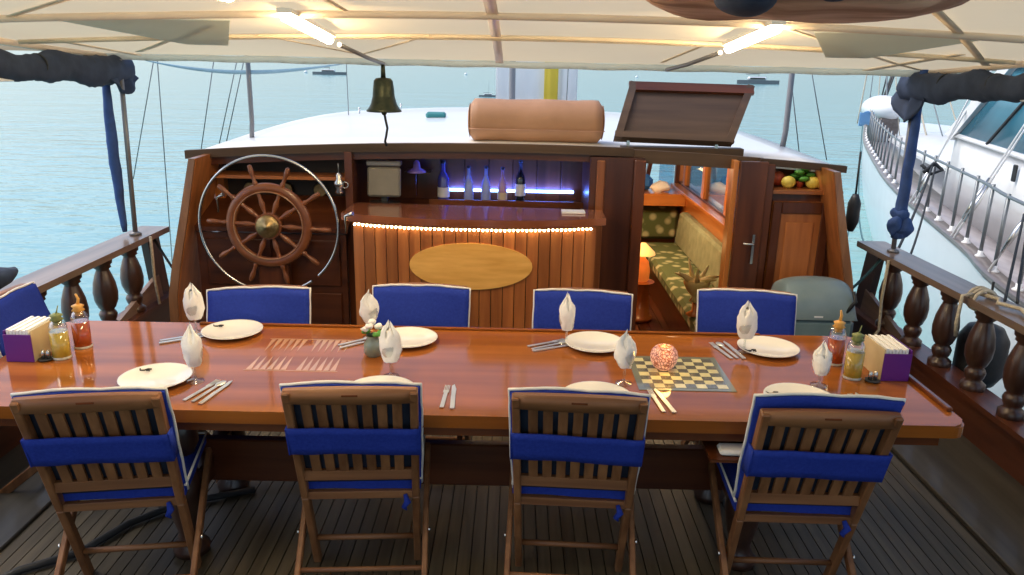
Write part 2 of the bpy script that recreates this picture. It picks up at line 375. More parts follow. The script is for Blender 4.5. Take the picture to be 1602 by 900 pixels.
# ------------------------------------------------------------------ railings
def bal_prof():
    return [(.062, 0), (.066, .004), (.066, .035), (.050, .048), (.040, .058), (.050, .075), (.056, .10), (.048, .118), (.038, .128), (.052, .145), (.070, .19), (.074, .24), (.066, .30), (.050, .35), (.040, .375), (.038, .385), (.052, .395), (.048, .408), (.060, .42), (.064, .455), (.060, .46)]
bal_me = MB().lathe(bal_prof(), n=16).mesh('baluster', 'baluster')
def railing(sx, label, y_list):
    t = thing('railing', label, 'railing', (sx * 2.6, 3, 0))
    # bulwark, lower rail, cap rail
    MB().bb(-.03, .03, -5.3, 2.55, -.03, .245).build('bulwark', 'mahogY', t)
    MB().slab(lambda u, v: (-.085 + .17 * v, -5.3 + 7.85 * u, .246 + .03 * max(0, (u - .6))), (0, 0, .03), 8, 1, False).build('lower_rail', 'mahogY', t)
    MB().slab(lambda u, v: (-.10 + .20 * v, -5.3 + 7.80 * u, .80 - .045 * u), (0, 0, .04), 12, 1, False).build('cap_rail', 'railtop', t)
    MB().prism([(-.025, 2.50, .0), (-.025, 2.63, .0), (-.025, 2.48, .755), (-.025, 2.30, .757), (-.025, 2.38, .3)], (.05, 0, 0)).build('end_board', 'baluster', t)
    MB().prism([(sx * -.035, 1.62, .272), (sx * -.035, 2.44, .272), (sx * -.035, 2.40, .46)], (sx * .03, 0, 0)).build('gusset', 'railtop', t)
    for y in y_list:
        zt = .80 - .045 * ((y - 3 + 5.3) / 7.8); z0 = .276
        inst('baluster', bal_me, t, (0, y - 3, z0), sc=(1, 1, (zt - z0) / .46))
    return t
ys = [5.1 - .355 * i for i in range(14)]
railing(1, 'dark wooden railing with turned balusters beside the neighbouring boat', ys)
railing(-1, 'dark wooden railing with turned balusters on the open water side', [y - .02 for y in ys])

# ------------------------------------------------------------------ deckhouse
DH = thing('deckhouse', 'varnished wooden deckhouse with helm, bar recess and white roof', 'deckhouse', (0, 5.2, 0))
def dpart(b, name, mat, **k):
    o = b.build(name, mat, None, **k); o.parent = DH; o.matrix_parent_inverse = Matrix.Translation((0, -5.2, 0)); return o
rz_ = lambda x: 1.465 - .018 * x * x
def roof_fn(u, v):
    x = -2.17 + 4.34 * u; y = 5.24 + 4.4 * v; k = 1 - .06 * v
    return Vector((x * k, y, rz_(x) - .02 + .05 * math.sin(v * 3.0)))
dpart(MB().slab(roof_fn, (0, 0, -.05), 24, 8), 'roof', 'gel')
def fascia(x0, x1, y, z_off, h, mat, n=12, th=.04, nm='roof_fascia'):
    dpart(MB().slab(lambda u, v: (x0 + (x1 - x0) * u, y, rz_(x0 + (x1 - x0) * u) + z_off - h * v), (0, th, 0), n, 1, False), nm, mat)
fascia(-2.19, .785, 5.16, .006, .055, 'hatch')
fascia(-2.14, .785, 5.20, -.05, .05, 'mahogX', nm='roof_trim')
fascia(.79, 1.66, 5.18, -.005, .085, 'hatch', nm='door_header')
fascia(1.62, 2.19, 5.12, -.002, .045, 'hatch')
# wing boards, each a thick curved plank
def wing(sx):
    pts = [(2.06, 1.365), (2.02, 1.365), (2.10, 1.0), (2.18, .67), (2.225, .45), (2.235, .2), (2.235, 0), (2.29, 0), (2.29, .2), (2.28, .45), (2.235, .67), (2.15, 1.0)]
    dpart(MB().prism([(sx * x, 4.93, z) for x, z in pts], (0, .42, 0)), 'wing_board', 'redZ')
    dpart(MB().prism([(sx * (x + .012), 4.905, z) for x, z in pts[0:1] + [(2.06, 1.36)] + pts[2:6] + [(2.235, .0), (2.275, 0)] + pts[8:]] if False else [(sx * (x + .004), 4.91, z) for x, z in pts], (0, .02, 0)), 'wing_edge', 'tealedge')
M['tealedge'] = wood('wing_edge_wood', (.20, .085, .04), (.36, .17, .08), 'Z', s=16, rough=.3, coat=.4)
wing(-1); wing(1)
# sides of the house forward, with window openings
for sx in (-1, 1):
    dpart(MB().bb(sx * 2.02, sx * 2.08, 5.36, 9.6, -.02, .62), 'side_wall', 'mahogY')
    dpart(MB().bb(sx * 2.02, sx * 2.08, 5.36, 9.6, 1.22, 1.36), 'side_beam', 'mahogY')
    for y in (5.4, 6.35, 7.3, 8.25, 9.2, 9.55):
        dpart(MB().bb(sx * 2.015, sx * 2.085, y - .05, y + .05, .62, 1.22), 'side_post', 'honeyZ')
    for y0, y1 in ((5.45, 6.3), (6.4, 7.25), (7.35, 8.2), (8.3, 9.15)):
        dpart(MB().bb(sx * 2.045, sx * 2.053, y0, y1, .62, 1.22), 'side_window', 'pane')
# front wall
dpart(MB().bb(-2.02, 2.02, 9.5, 9.56, -.5, .56), 'front_wall', 'honeyX')
for x in (-2.0, -1.2, -.4, .4, 1.32, 1.62, 2.0):
    dpart(MB().bar((x, 9.53, .56), (x + (.12 if x == 1.62 else 0), 9.53, 1.36), .07, .05), 'front_post', 'mahogZ')
for x0, x1 in ((-1.96, -1.24), (-1.16, -.44), (-.36, .36), (.44, 1.28), (1.36, 1.6), (1.78, 1.96)):
    dpart(MB().bb(x0, x1, 9.525, 9.533, .56, 1.36), 'front_window', 'pane')
# --- aft face left: console behind the wheel
dpart(MB().bb(-2.05, -1.12, 5.42, 5.46, .93, 1.36), 'console_back', 'dark')
dpart(MB().bb(-2.12, -1.12, 5.06, 5.10, 0, .86), 'console_front', 'mahogX')
for x0, x1, z0, z1 in ((-2.06, -1.62, .1, .45), (-1.58, -1.16, .1, .45), (-2.06, -1.62, .50, .82), (-1.58, -1.16, .50, .82)):
    dpart(MB().bb(x0, x1, 5.045, 5.0595, z0, z1, .006), 'console_panel', 'mahogX')
dpart(MB().slab(lambda u, v: (-2.12 + 1.02 * u, 5.04 + .36 * v, .87 + .16 * v), (0, 0, .03), 1, 1, False), 'console_top', 'mahogX')
dpart(MB().bb(-2.02, -1.12, 5.20, 5.41, 1.20, 1.222), 'upper_shelf', 'redX')
dpart(MB().bb(-1.13, -1.08, 5.15, 5.72, 0, 1.40), 'partition', 'mahogZ')
for x in (-1.85, -1.6, -1.36):
    dpart(MB().lathe([(.045, 0), (.05, .012), (.042, .03)], (x, 5.415, 1.10), 16, rot=Matrix.Rotation(R(90), 3, 'X')), 'gauge', 'brass')
# --- bar recess
dpart(MB().bb(-1.08, .52, 5.72, 5.76, 0, 1.42), 'recess_back', 'mahogX')
for i in range(9):
    x = -1.07 + .177 * i; dpart(MB().bb(x, x + .170, 5.705, 5.719, 1.0, 1.40, .003), 'recess_panel', 'mahogZ')
dpart(MB().bb(-.60, .50, 5.53, 5.70, .985, 1.0), 'bottle_shelf', 'redX')
dpart(MB().bb(-.61, .50, 5.521, 5.529, .985, 1.03), 'shelf_lip', 'wheelwood')
dpart(MB().bb(-1.07, .50, 5.35, 5.52, .80, .83), 'back_counter', 'mahogX')
# right pillar and door jamb
dpart(MB().bb(.50, .86, 5.14, 5.20, -.4, 1.40), 'pillar_panel', 'mahogZ')
dpart(MB().bb(.545, .60, 5.115, 5.139, 0, 1.38, .006), 'pillar_moulding', 'redZ')
dpart(MB().bb(.79, .865, 5.10, 5.139, 0, 1.39, .006), 'door_jamb', 'mahogZ')
dpart(MB().bb(.50, .56, 5.20, 5.72, 0, 1.40), 'recess_side', 'mahogZ')
# door leaf standing open against the bulkhead
dl = dpart(MB().bb(1.475, 1.655, 5.06, 5.10, -.02, 1.40, .004), 'door_leaf', 'mahogZ')
dpart(MB().bb(1.44, 1.475, 5.10, 5.2, -.4, 1.40, .004), 'door_jamb', 'honeyZ')
h = MB().bb(1.595, 1.612, 5.045, 5.058, .72, .92).tube([(1.603, 5.05, .86), (1.603, 5.02, .86), (1.53, 5.018, .862)], .008).build('door_handle', 'steel', dl)
# cabinet
dpart(MB().bb(1.66, 2.2, 5.18, 5.22, 0, 1.18), 'cabinet_face', 'mahogZ')
dpart(MB().bb(1.66, 1.715, 5.10, 5.18, 0, 1.38, .004), 'cabinet_stile', 'mahogZ')
cd = dpart(MB().bb(1.74, 2.13, 5.150, 5.179, .10, 1.13, .005), 'cabinet_door', 'redZ')
for bx in ((1.74, 1.80, .10, 1.13), (2.07, 2.13, .10, 1.13), (1.80, 2.07, 1.05, 1.13), (1.80, 2.07, .10, .17)):
    MB().bb(bx[0] + .001, bx[1] - .001, 5.135, 5.1495, bx[2] + .001, bx[3] - .001, .004).build('door_rail', 'mahogZ', cd)
MB().bb(1.84, 2.03, 5.142, 5.1495, .24, .99, .004).build('door_field', 'redZ', cd)
for o in cd.children: o.matrix_parent_inverse = Matrix()
dpart(MB().bb(1.66, 2.19, 5.12, 5.42, 1.182, 1.21, .004), 'niche_shelf', 'redX')
dpart(MB().bb(1.66, 2.12, 5.42, 5.44, 1.21, 1.37), 'niche_back', 'redX')
# saloon inside
dpart(MB().bb(.3, 2.02, 5.25, 9.5, -.46, -.42), 'saloon_base', 'dark')
pm = MB().bb(-.052, .052, -2.1, 2.1, -.01, 0).mesh('floor_plank', 'mahogY')
for i in range(15):
    inst('floor_plank', pm, DH, (.38 + .111 * i, 2.2, -.41))
dpart(MB().bb(.24, .30, 5.76, 9.5, -.46, 1.38), 'saloon_wall', 'honeyY')
dpart(MB().bb(1.985, 2.018, 5.3, 9.5, .02, .56, .004), 'side_panelling', 'honeyY')
dpart(MB().bb(1.92, 2.018, 5.3, 9.48, .56, .60, .004), 'window_sill', 'honeyY')
dpart(MB().bb(.3, 1.985, 8.86, 9.49, .42, .56, .006), 'front_shelf', 'honeyX')
dpart(MB().bb(.3, 1.985, 9.30, 9.49, -.42, .42), 'front_panelling', 'honeyX')

# sofa
so = thing('corner_sofa', 'green upholstered corner bench inside the saloon seen through the door', 'sofa', (1.7, 7.3, -.4))
def spart(b, n, m): o = b.build(n, m, so); o.matrix_parent_inverse = Matrix.Translation((-1.7, -7.3, .4)); return o
spart(MB().bb(1.50, 1.97, 5.75, 9.0, -.40, -.12), 'bench_base', 'mahogY')
spart(MB().bb(1.47, 1.98, 5.72, 8.75, -.11, .02, .03), 'seat_cushion', 'floral')
spart(MB().box((1.93, 7.2, .20), (.12, 3.0, .38), Matrix.Rotation(R(6), 3, 'Y'), .03), 'back_cushion', 'sofa')
spart(MB().bb(.4, 1.46, 8.55, 9.2, -.40, -.02, .03), 'seat_cushion', 'floral')
spart(MB().bb(.4, 1.96, 9.05, 9.26, -.02, .37, .04), 'back_cushion', 'floral')
# lamp inside
lm = thing('table_lamp', 'small glowing orange table lamp beside the sofa', 'lamp', (1.245, 7.2, -.02))
MB().lathe([(.055, 0), (.075, .02), (.08, .12), (.06, .2), (.03, .23), (.02, .26)], n=18).build('lamp_body', 'lampbody', lm)
MB().lathe([(.02, .38), (.115, .29), (.12, .27)], n=20, cap=False).build('lamp_shade', 'lampshade', lm)
sl = MB().lathe([(.13, 0), (.13, .03), (.10, .03), (.08, .36), (.13, .38)], (0, 0, -.40), 16).build('side_stool', 'honeyZ'); sl.location = (1.245, 7.2, 0)
tag(sl, 'small wooden stool under the glowing lamp in the saloon', 'stool')
def point(name, loc, col, e, r=.04):
    d = bpy.data.lights.new(name, 'POINT'); d.color = col; d.energy = e; d.shadow_soft_size = r
    o = bpy.data.objects.new(name, d); C.objects.link(o); o.location = loc; return o
point('lamp_light', (1.20, 7.0, .42), (1, .55, .2), 1.6)
cl = MB().lathe([(.0, -.03), (.07, -.025), (.09, 0)], n=16).build('ceiling_light', emis('ceiling_lamp_glow', (1, .62, .25), 4)); cl.location = (1.05, 7.6, 1.33)
tag(cl, 'round warm ceiling lamp inside the saloon', 'lamp'); point('ceiling_lamp_light', (1.05, 7.6, 1.22), (1, .68, .36), 34, .08)
# yellow star shaped bowl
st = thing('yellow_bowl', 'yellow spiky ornament on the end of the saloon sofa', 'ornament', (1.50, 6.05, .02))
MB().lathe([(.05, .12), (.03, .16), (.08, .22), (.11, .28), (.10, .31)], n=14).build('bowl', 'palegold', st)
MB().lathe([(.06, 0), (.07, .01), (.025, .04), (.02, .12)], n=14).build('foot', 'honeyZ', st)
for a in range(7):
    an = a * .9; MB().tube([(0, 0, .27), (.10 * math.cos(an), .10 * math.sin(an), .32), (.19 * math.cos(an), .17 * math.sin(an), .34 + .05 * (a % 3))], [.03, .022, .004], 6).build('spike', 'palegold', st)
bc = MB().bb(-.22, .22, -.1, .1, 0, .17, .05).build('blue_cushion', 'bluefab'); bc.location = (1.42, 9.18, .75); tag(bc, 'bright blue cushion in the front window of the saloon', 'cushion')
bc.location.z = .565
cu = thing('tumbler_cluster', 'white crumpled napkins on the saloon front shelf', 'napkins', (1.70, 9.0, .56))
MB().ball((0, 0, .05), (.12, .08, .06), 10, 6).displace(.05, 14).build('cloth_bundle', 'napkin', cu)

# ------------------------------------------------------------------ bar
BAR = thing('bar_counter', 'curved wooden bar counter with golden oval plaque and lit edge', 'bar counter', (-.25, 4.75, 0))
ay = lambda x, off=0: 4.70 - off + .13 * (abs(x + .25) / .8) ** 2.4      # front curve of the bar
def bpart(b, n, m, p=None, **k):
    o = b.build(n, m, p or BAR, **k)
    if not p: o.matrix_parent_inverse = Matrix.Translation((.25, -4.75, 0))
    return o
x0, x1, n = -1.02, .53, 21
for i in range(n):
    xa = x0 + (x1 - x0) * i / n + .0025; xb = x0 + (x1 - x0) * (i + 1) / n - .0025
    j = random.uniform(-.002, .002)
    bpart(MB().prism([(xa, ay(xa) + j, .02), (xb, ay(xb) + j, .02), (xb, ay(xb) + .03, .02), (xa, ay(xa) + .03, .02)], (0, 0, .99)), 'plank', 'redZ')
bpart(MB().slab(lambda u, v: (x0 + (x1 - x0) * u, ay(x0 + (x1 - x0) * u) + .031, .02 + .98 * v), (0, .02, 0), 16, 1), 'backing', 'dark')
N_ = 24
pts = [(-1.08 + 1.66 * i / N_, ay(-1.08 + 1.66 * i / N_, .075), 1.02) for i in range(N_ + 1)] + [(.58, 5.05, 1.02), (-1.06, 5.15, 1.02)]
M['counter'] = wood('counter_wood', (.17, .05, .022), (.27, .09, .038), 'X', s=10, rough=.15, coat=.8)
bpart(MB().prism(pts, (0, 0, .045)), 'counter_top', 'counter')
bpart(MB().slab(lambda u, v: (-1.04 + 1.6 * u, ay(-1.04 + 1.6 * u, .038), 1.018 - .014 * v), (0, .03, 0), 20, 1), 'counter_trim', 'redX')
# oval plaque following the curve
def oval(nr=4, na=40):
    b = MB(); c = b.bm.verts.new((-.262, ay(-.262, .014), .755)); prev = None; rings = []
    for r in range(1, nr + 1):
        rings.append([])
        for k in range(na):
            a = 2 * math.pi * k / na; x = -.262 + .388 * r / nr * math.cos(a); z = .755 + .150 * r / nr * math.sin(a)
            rings[-1].append(b.bm.verts.new((x, ay(x, .014), z)))
    for k in range(na): b.bm.faces.new((c, rings[0][k], rings[0][(k + 1) % na]))
    for A, B in zip(rings, rings[1:]):
        for k in range(na): b.bm.faces.new((A[k], B[k], B[(k + 1) % na], A[(k + 1) % na]))
    ed = [b.bm.verts.new(v.co + Vector((0, .013, 0))) for v in rings[-1]]
    for k in range(na): b.bm.faces.new((rings[-1][k], ed[k], ed[(k + 1) % na], rings[-1][(k + 1) % na]))
    return b
pl = bpart(oval(), 'oval_plaque', 'gold')
b = MB()
for i in range(56):
    x = -1.0 + 1.49 * i / 55; b.ball((x, ay(x, .026), .992 + random.uniform(-.002, .002)), .008, 6, 4)
bpart(b, 'light_beads', 'warmled', kind='stuff')
bpart(MB().tube([(-1.0 + 1.49 * i / 20, ay(-1.0 + 1.49 * i / 20, .020), .998) for i in range(21)], .004, 6), 'light_string', 'rope')
nb_ = MB().bb(-.075, .075, -.05, .05, 0, .012, .002).build('notepad', 'paper'); nb_.location = (.385, 4.93, 1.066); tag(nb_, 'small white notepad lying on the right end of the bar', 'notepad')
# led and bottles
ld = bpy.data.lights.new('led_glow', 'AREA'); ld.shape = 'RECTANGLE'; ld.size = .9; ld.size_y = .02; ld.energy = 9; ld.color = (.06, .14, 1)
lo = bpy.data.objects.new('led_glow', ld); C.objects.link(lo); lo.location = (-.02, 5.675, 1.078); lo.rotation_euler = (R(180 - 25), 0, 0)
led = MB().tube([(-.48, 5.69, 1.075), (.44, 5.69, 1.075)], .010, 8).build('led_strip', 'blueled'); tag(led, 'glowing blue light strip behind the bar bottles', 'light strip')
def bottle(x, h, r, mat, neck, lab, label, labz=(.25, .55)):
    t = thing('bottle', label, 'bottle', (x, 5.61, 1.0), 0, 'bottles on the bar shelf')
    if neck == 'cone': pr = [(r * .9, 0), (r, .01), (r, h * .35), (r * .8, h * .55), (r * .35, h * .75), (r * .3, h * .93)]
    else: pr = [(r * .9, 0), (r, .01), (r, h * .55), (r * .8, h * .64), (r * .38, h * .74), (r * .36, h * .93)]
    MB().lathe(pr, n=16).build('glass_body', mat, t)
    MB().lathe([(r * .4, h * .93), (r * .4, h), (r * .1, h + .001)], n=12).build('cap', 'black', t)
    if lab: MB().lathe([(r + .0015, h * labz[0]), (r + .0015, h * labz[1])], n=16, cap=False).build('paper_label', lab, t)
bottle(-.515, .30, .042, 'bottleblue', 'std', 'paper', 'blue bottle with white paper label, leftmost on the bar shelf', (.12, .36))
bottle(-.330, .265, .036, 'bottleclear', 'cone', None, 'clear bottle glowing blue on the bar shelf, second from the left')
bottle(-.205, .265, .036, 'bottleclear', 'cone', None, 'pale bottle in the middle of the bar shelf') 
bottle(-.085, .26, .034, 'bottlepink', 'cone', 'tancard', 'pinkish bottle beside the dark wine bottle', (.10, .30))
bottle(.045, .315, .036, 'bottledark', 'std', 'paper', 'tall dark wine bottle, rightmost on the bar shelf', (.18, .45))
# chart plotter, lamp, hat
cp = thing('chart_plotter', 'grey covered chart plotter at the left end of the bar', 'display', (-.885, 5.25, .83))
MB().box((0, 0, .36), (.225, .05, .20), Matrix.Rotation(R(-8), 3, 'X'), .012).build('display_cover', 'display', cp)
MB().box((0, .02, .485), (.235, .08, .035), None, .008).build('visor', 'paint_grey', cp)
MB().bar((0, .02, .0), (0, .02, .27), .05, .04).build('stand', 'rubber', cp)
MB().box((0, -.03, .13), (.21, .12, .20), None, .01).build('lower_box', 'screen', cp)
ol = thing('oil_lamp', 'shiny silver oil lamp on a hook left of the chart plotter', 'lamp', (-1.155, 5.08, 1.13))
MB().lathe([(.022, 0), (.030, .012), (.020, .035), (.034, .06), (.034, .075), (.016, .10), (.02, .125), (.006, .14)], n=16).build('lamp_body', 'steel', ol)
MB().ring((.04, 0, .06), .02, .004, 'Y', 20, 6).build('handle', 'steel', ol)
MB().tube([(0, 0, .135), (0, .0, .20)], .003, 6).build('hook_rod', 'wire', ol)
pg = MB().lathe([(.07, 0), (.062, .015), (.028, .03), (.022, .07), (.008, .085)], n=16).build('purple_bowl', plain('led_lit_glass', (.36, .26, .85), rough=.3, coat=.6)); pg.location = (-.693, 5.5, 1.225)  # blue LED light on the cup is put into its bright colour
tag(pg, 'small purple lit hanging cup shape between plotter and bottles', 'ornament')
MB().bb(-.09, .09, -.0, .2, -.012, 0).build('bracket', 'mahogX', pg)

# ------------------------------------------------------------------ wheel
WH = thing('helm', 'large wooden ship wheel with brass hub and outer steel hoop', 'helm', (-1.578, 4.9, 0), 0)
wc = (0, 0, .945)
MB().ring(wc, .448, .0095, 'Y', 72, 8, -47 + 90 - 90, 360 - 58 + 3).build('outer_hoop', 'steel', WH)
MB().ring(wc, .245, .03, 'Y', 60, 8, sq=(.034, .022)).build('wheel_rim', 'wheelwood', WH)
MB().ring((0, -.004, .945), .222, .006, 'Y', 60, 6, sq=(.006, .022)).build('rim_bead', 'tealedge', WH)
sp = MB().lathe([(.014, .055), (.018, .075), (.010, .09), (.016, .12), (.020, .145), (.012, .185), (.015, .21), (.015, .275), (.018, .285), (.011, .30), (.013, .33), (.018, .36), (.014, .395), (.006, .402)], n=10).mesh('spoke', 'wheelwood')
for k in range(10):
    a = k * 2 * math.pi / 10 + R(18) + .06
    inst('spoke', sp, WH, (0, 0, .945), (0, a, 0))
MB().lathe([(.085, -.03), (.085, .03)], n=24).build('hub', 'wheelwood', WH)
hub_ = [o for o in WH.children if o.name == 'hub'][0]; hub_.rotation_euler = (R(90), 0, 0); hub_.location = (0, 0, .945)
hb = MB().lathe([(.074, .031), (.074, .040), (.055, .043), (.050, .047), (.030, .047), (.028, .052), (.014, .053), (.012, .058), (.001, .059)], n=24).build('brass_plate', 'brass', WH); hb.rotation_euler = (R(90), 0, 0); hb.location = (0, 0, .945)
MB().tube([(0, .02, .945), (0, .18, .945)], .03, 12).build('axle', 'steel', WH)
MB().bb(-.10, .10, .02, .10, .12, .70, .01).build('pedestal', 'mahogZ', WH)
# two bright control levers
for x, y, z, lb in ((-1.93, 4.98, 1.11, 'chrome throttle knob left of the ship wheel'), (-1.02, 4.62, 1.075, 'thin steel lever beside the left bar corner')):
    t = tag(MB().tube([(0, 0, -.10), (0, 0, 0), (.05, -.02, .02)], [.006, .010, .014], 8).build('lever', 'steel'), lb, 'lever'); t.location = (x, y, z)

# ------------------------------------------------------------------ hatch, roll on roof
ht = thing('hatch_lid', 'dark wooden hatch lid propped open above the saloon door', 'hatch', (1.12, 5.28, 1.44))
a0, a1, b1, b0 = Vector((-.46, 0, .05)), Vector((.335, .0, .03)), Vector((.53, .30, .39)), Vector((-.33, .30, .40))
nrm = (a1 - a0).cross(b0 - a0).normalized() * .035
MB().prism([a0, a1, b1, b0], nrm).build('lid_board', 'hatch', ht)
off = nrm.normalized() * (.035 + .013) if nrm.y < 0 else -nrm.normalized() * .013
for p, q, wdt in ((b0, b1, .07), (a0, a1, .05), (a0, b0, .05), (a1, b1, .05)):
    dd = ((a0 + a1 + b0 + b1) / 4 - (p + q) / 2).normalized() * wdt * .5
    MB().bar(p + dd + off, q + dd + off, wdt, .026, nrm.cross(q - p) if False else nrm.cross((q - p)).cross(q - p) * -1).build('frame_rail', 'mahogX' if wdt == .07 else 'hatch', ht)
MB().bar(a0 + Vector((.1, 0, -.06)), a0 + Vector((.1, 0, .02)), .03, .02).build('hinge', 'steel', ht)
MB().bar(a1 + Vector((-.1, 0, -.06)), a1 + Vector((-.1, 0, .02)), .03, .02).build('hinge', 'steel', ht)
hc = MB().bb(-.40, .42, 0, .10, 0, .05).build('hatch_coaming', 'hatch', ht); hc.location = (0, -.02, -.03)
rl = thing('roof_bolster', 'tan rounded bolster lying on the white deckhouse roof', 'bolster', (.145, 5.55, 1.445))
def roll_fn(u, v):
    e = abs(u * 2 - 1); k = (1 - max(0, (e - .9) / .1) ** 2 * .35); a = 2 * math.pi * v
    return Vector((-.47 + .94 * u, .15 * k * math.cos(a), .148 + .148 * k * math.sin(a) * (1 if math.sin(a) > 0 else .95)))
MB().grid(roll_fn, 24, 24).displace(.008, 5).build('bolster_cover', 'tan', rl)
for sx in (-1, 1): MB().lathe([(.12, 0), (.06, .012), (.0, .015)], (0, 0, 0), 20, rot=Matrix.Rotation(R(90) * sx, 3, 'Y')).build('end_cap', 'tan', rl).location = (sx * .465, 0, .148)
MB().tube([(-.47 + .94 * i / 10, -.148, .10) for i in range(11)], .004, 6).build('seam', 'rust', rl)
tc_ = MB().bb(-.09, .09, -.06, .06, 0, .055, .016).build('teal_case', 'teal'); tc_.location = (-.735, 7.3, 1.475); tag(tc_, 'small teal case lying on the white roof', 'case')
# little stanchions on left roof edge
for i in range(4):
    t = MB().tube([(0, 0, 0), (0, 0, .08)], .008, 6).ball((0, 0, .09), .014, 8, 5).build('roof_stud', 'steel'); t.location = (-1.62 + .1 * i, 8.2 + .3 * i, 1.40)
    tag(t, ['nearest', 'second nearest', 'third nearest', 'farthest'][i] + ' small steel stud on the left front of the white roof', 'stud', 'studs on the roof edge')
# bell
be = thing('ship_bell', 'bronze ship bell hanging under the awning edge with pull cord', 'bell', (-.815, 4.9, 1.96))
MB().lathe([(.012, -.075), (.045, -.08), (.058, -.095), (.064, -.14), (.068, -.19), (.078, -.23), (.096, -.26), (.110, -.275), (.105, -.280), (.09, -.27), (.05, -.12)], n=28, cap=False).build('bell_body', 'bell', be)
MB().tube([(0, 0, 0), (0, 0, -.08)], [.012, .016], 8).build('hanger', 'bell', be)
MB().tube([(0, 0, -.12), (0, 0, -.285)], .006, 6).ball((0, 0, -.285), .018, 10, 6).build('clapper', 'bell', be)
MB().tube([(0, 0, -.28), (.008, 0, -.33), (.018, 0, -.38), (.006, .02, -.43), (-.012, .08, -.47), (-.014, .14, -.50)], .008, 6).build('pull_cord', 'ropeblk', be)

# ------------------------------------------------------------------ awning
AW = thing('awning', 'cream canvas awning stretched over the aft deck', 'awning', (0, 3, 2.1))
def zc(y):
    P = [(-3, 2.20), (0, 2.26), (2.6, 2.255), (3.4, 2.205), (4.2, 2.135), (5.2, 1.995), (5.6, 1.94)]
    for (a, za), (b_, zb) in zip(P, P[1:]):
        if y <= b_: return za + (zb - za) * (y - a) / (b_ - a)
    return P[-1][1]
def az_(x, y): return zc(y) - .011 * x * x * max(0, min(1, (5.2 - y) / 1.0)) 
def awn_fn(u, v):
    x = -2.68 + 5.36 * u; y = -2.6 + 7.8 * v
    sag = .012 * math.cos(x * 4) * math.sin(y * 3)
    return Vector((x, y, az_(x, y) + sag))
M['canvas'].use_backface_culling = False
def apart(b, n, m, **k):
    o = b.build(n, m, AW, **k); o.matrix_parent_inverse = Matrix.Translation((0, -3, -2.1)); return o
apart(MB().grid(awn_fn, 40, 48), 'canvas', 'canvas')
def lat(y, r, mat, nm, dz=0, x0=-2.6, x1=2.6): apart(MB().tube([(x0 + (x1 - x0) * i / 16, y, az_(x0 + (x1 - x0) * i / 16, y) - r - .006 - dz) for i in range(17)], r, 10), nm, mat)
lat(3.45, .016, 'tubeframe', 'frame_tube'); lat(4.22, .011, 'webbing', 'batten'); lat(4.30, .008, 'webbing', 'batten', .0)
lat(2.2, .016, 'tubeframe', 'frame_tube'); lat(1.0, .016, 'tubeframe', 'frame_tube'); lat(-.6, .016, 'tubeframe', 'frame_tube')
def strap(x0, y0, x1, y1, wd=.035, mat='webbing', dz=.012, nm='strap'):
    apart(MB().slab(lambda u, v: Vector((x0 + (x1 - x0) * u, y0 + (y1 - y0) * u, az_(x0 + (x1 - x0) * u, y0 + (y1 - y0) * u) - dz)) + (Vector((y1 - y0, x0 - x1, 0)).normalized() * wd * (v - .5)), (0, 0, -.004), 14, 1), nm, mat)
strap(-.10, -1, -.11, 5.18, .05, 'tubeframe')
strap(-2.42, 4.2, -2.42, 5.15, .04); strap(2.24, 4.1, 2.24, 5.15, .06); strap(-.72, 2.3, -.72, 3.4, .03)
strap(-2.66, 3.9, -1.35, 2.75, .03); strap(-2.3, 4.9, -1.4, 3.75, .035); strap(1.1, 3.5, 2.5, 5.0, .03); strap(1.4, 2.8, 2.62, 4.5, .04)
strap(-1.35, 4.2, -.95, 4.95, .03); strap(-.45, 4.2, -.93, 4.9, .02); strap(1.0, 4.2, .9, 5.0, .02)
for x, y, s_ in ((-1.68, 3.95, 1), (1.75, 3.9, 1)):
    apart(MB().prism([(x - .45, y - .32, az_(x, y) + .022), (x + .40, y - .32, az_(x, y) + .022), (x + .12, y + .42, az_(x, y) - .075), (x - .10, y + .42, az_(x, y) - .075)], (0, 0, -.004)), 'grey_panel', 'greysheer')
apart(MB().slab(lambda u, v: (-2.68 + 5.36 * u, 5.195 + .004 * v, 1.995 - .042 * v + .003 * math.sin(u * 70)), (0, .008, 0), 60, 1), 'front_hem', 'greysheer')
b = MB()
for i in range(38):
    x = -2.4 + 4.8 * i / 37 + random.uniform(-.02, .02); b.ball((x, 5.205, 1.962), .007, 6, 4)
apart(b, 'eyelets', 'brass', kind='stuff')
for sx in (-1, 1): apart(MB().tube([(sx * 2.66, -2.5 + 7.7 * i / 20, az_(2.66, -2.5 + 7.7 * i / 20) - .02) for i in range(21)], .018, 8), 'side_tube', 'tubeframe')
# hanging rods and braces
for x in (-.90, 1.03):
    apart(MB().tube([(x, 4.1, 2.06), (x * .95, 4.6, 2.00), (-.815 if x < 0 else .92, 4.93, 1.965)], .012, 8), 'brace_rod', 'paint_grey')
def tube_light(x, y0, y1, label):
    z0, z1 = az_(x, y0) - .045, az_(x, y1) - .05
    t = thing('tube_light', label, 'light', (x, (y0 + y1) / 2, (z0 + z1) / 2), 0, 'tube lights under the awning')
    L_ = y1 - y0; dz = (z1 - z0) / 2
    MB().bar((0, -L_ / 2, .022 - dz), (0, L_ / 2, .022 + dz), .06, .02).build('fixture', 'gel', t)
    MB().tube([(0, -L_ / 2 + .02, -dz), (0, L_ / 2 - .02, dz)], .022, 12).build('glass_tube', 'tube', t)
tube_light(-.95, 3.32, 4.12, 'glowing tube light under the awning above the bar side, left one')
tube_light(1.07, 3.35, 4.12, 'glowing tube light under the awning beside the rust coloured bundle')
tube_light(-.95, 1.85, 2.72, 'glowing tube light cut off by the top edge of the photo')
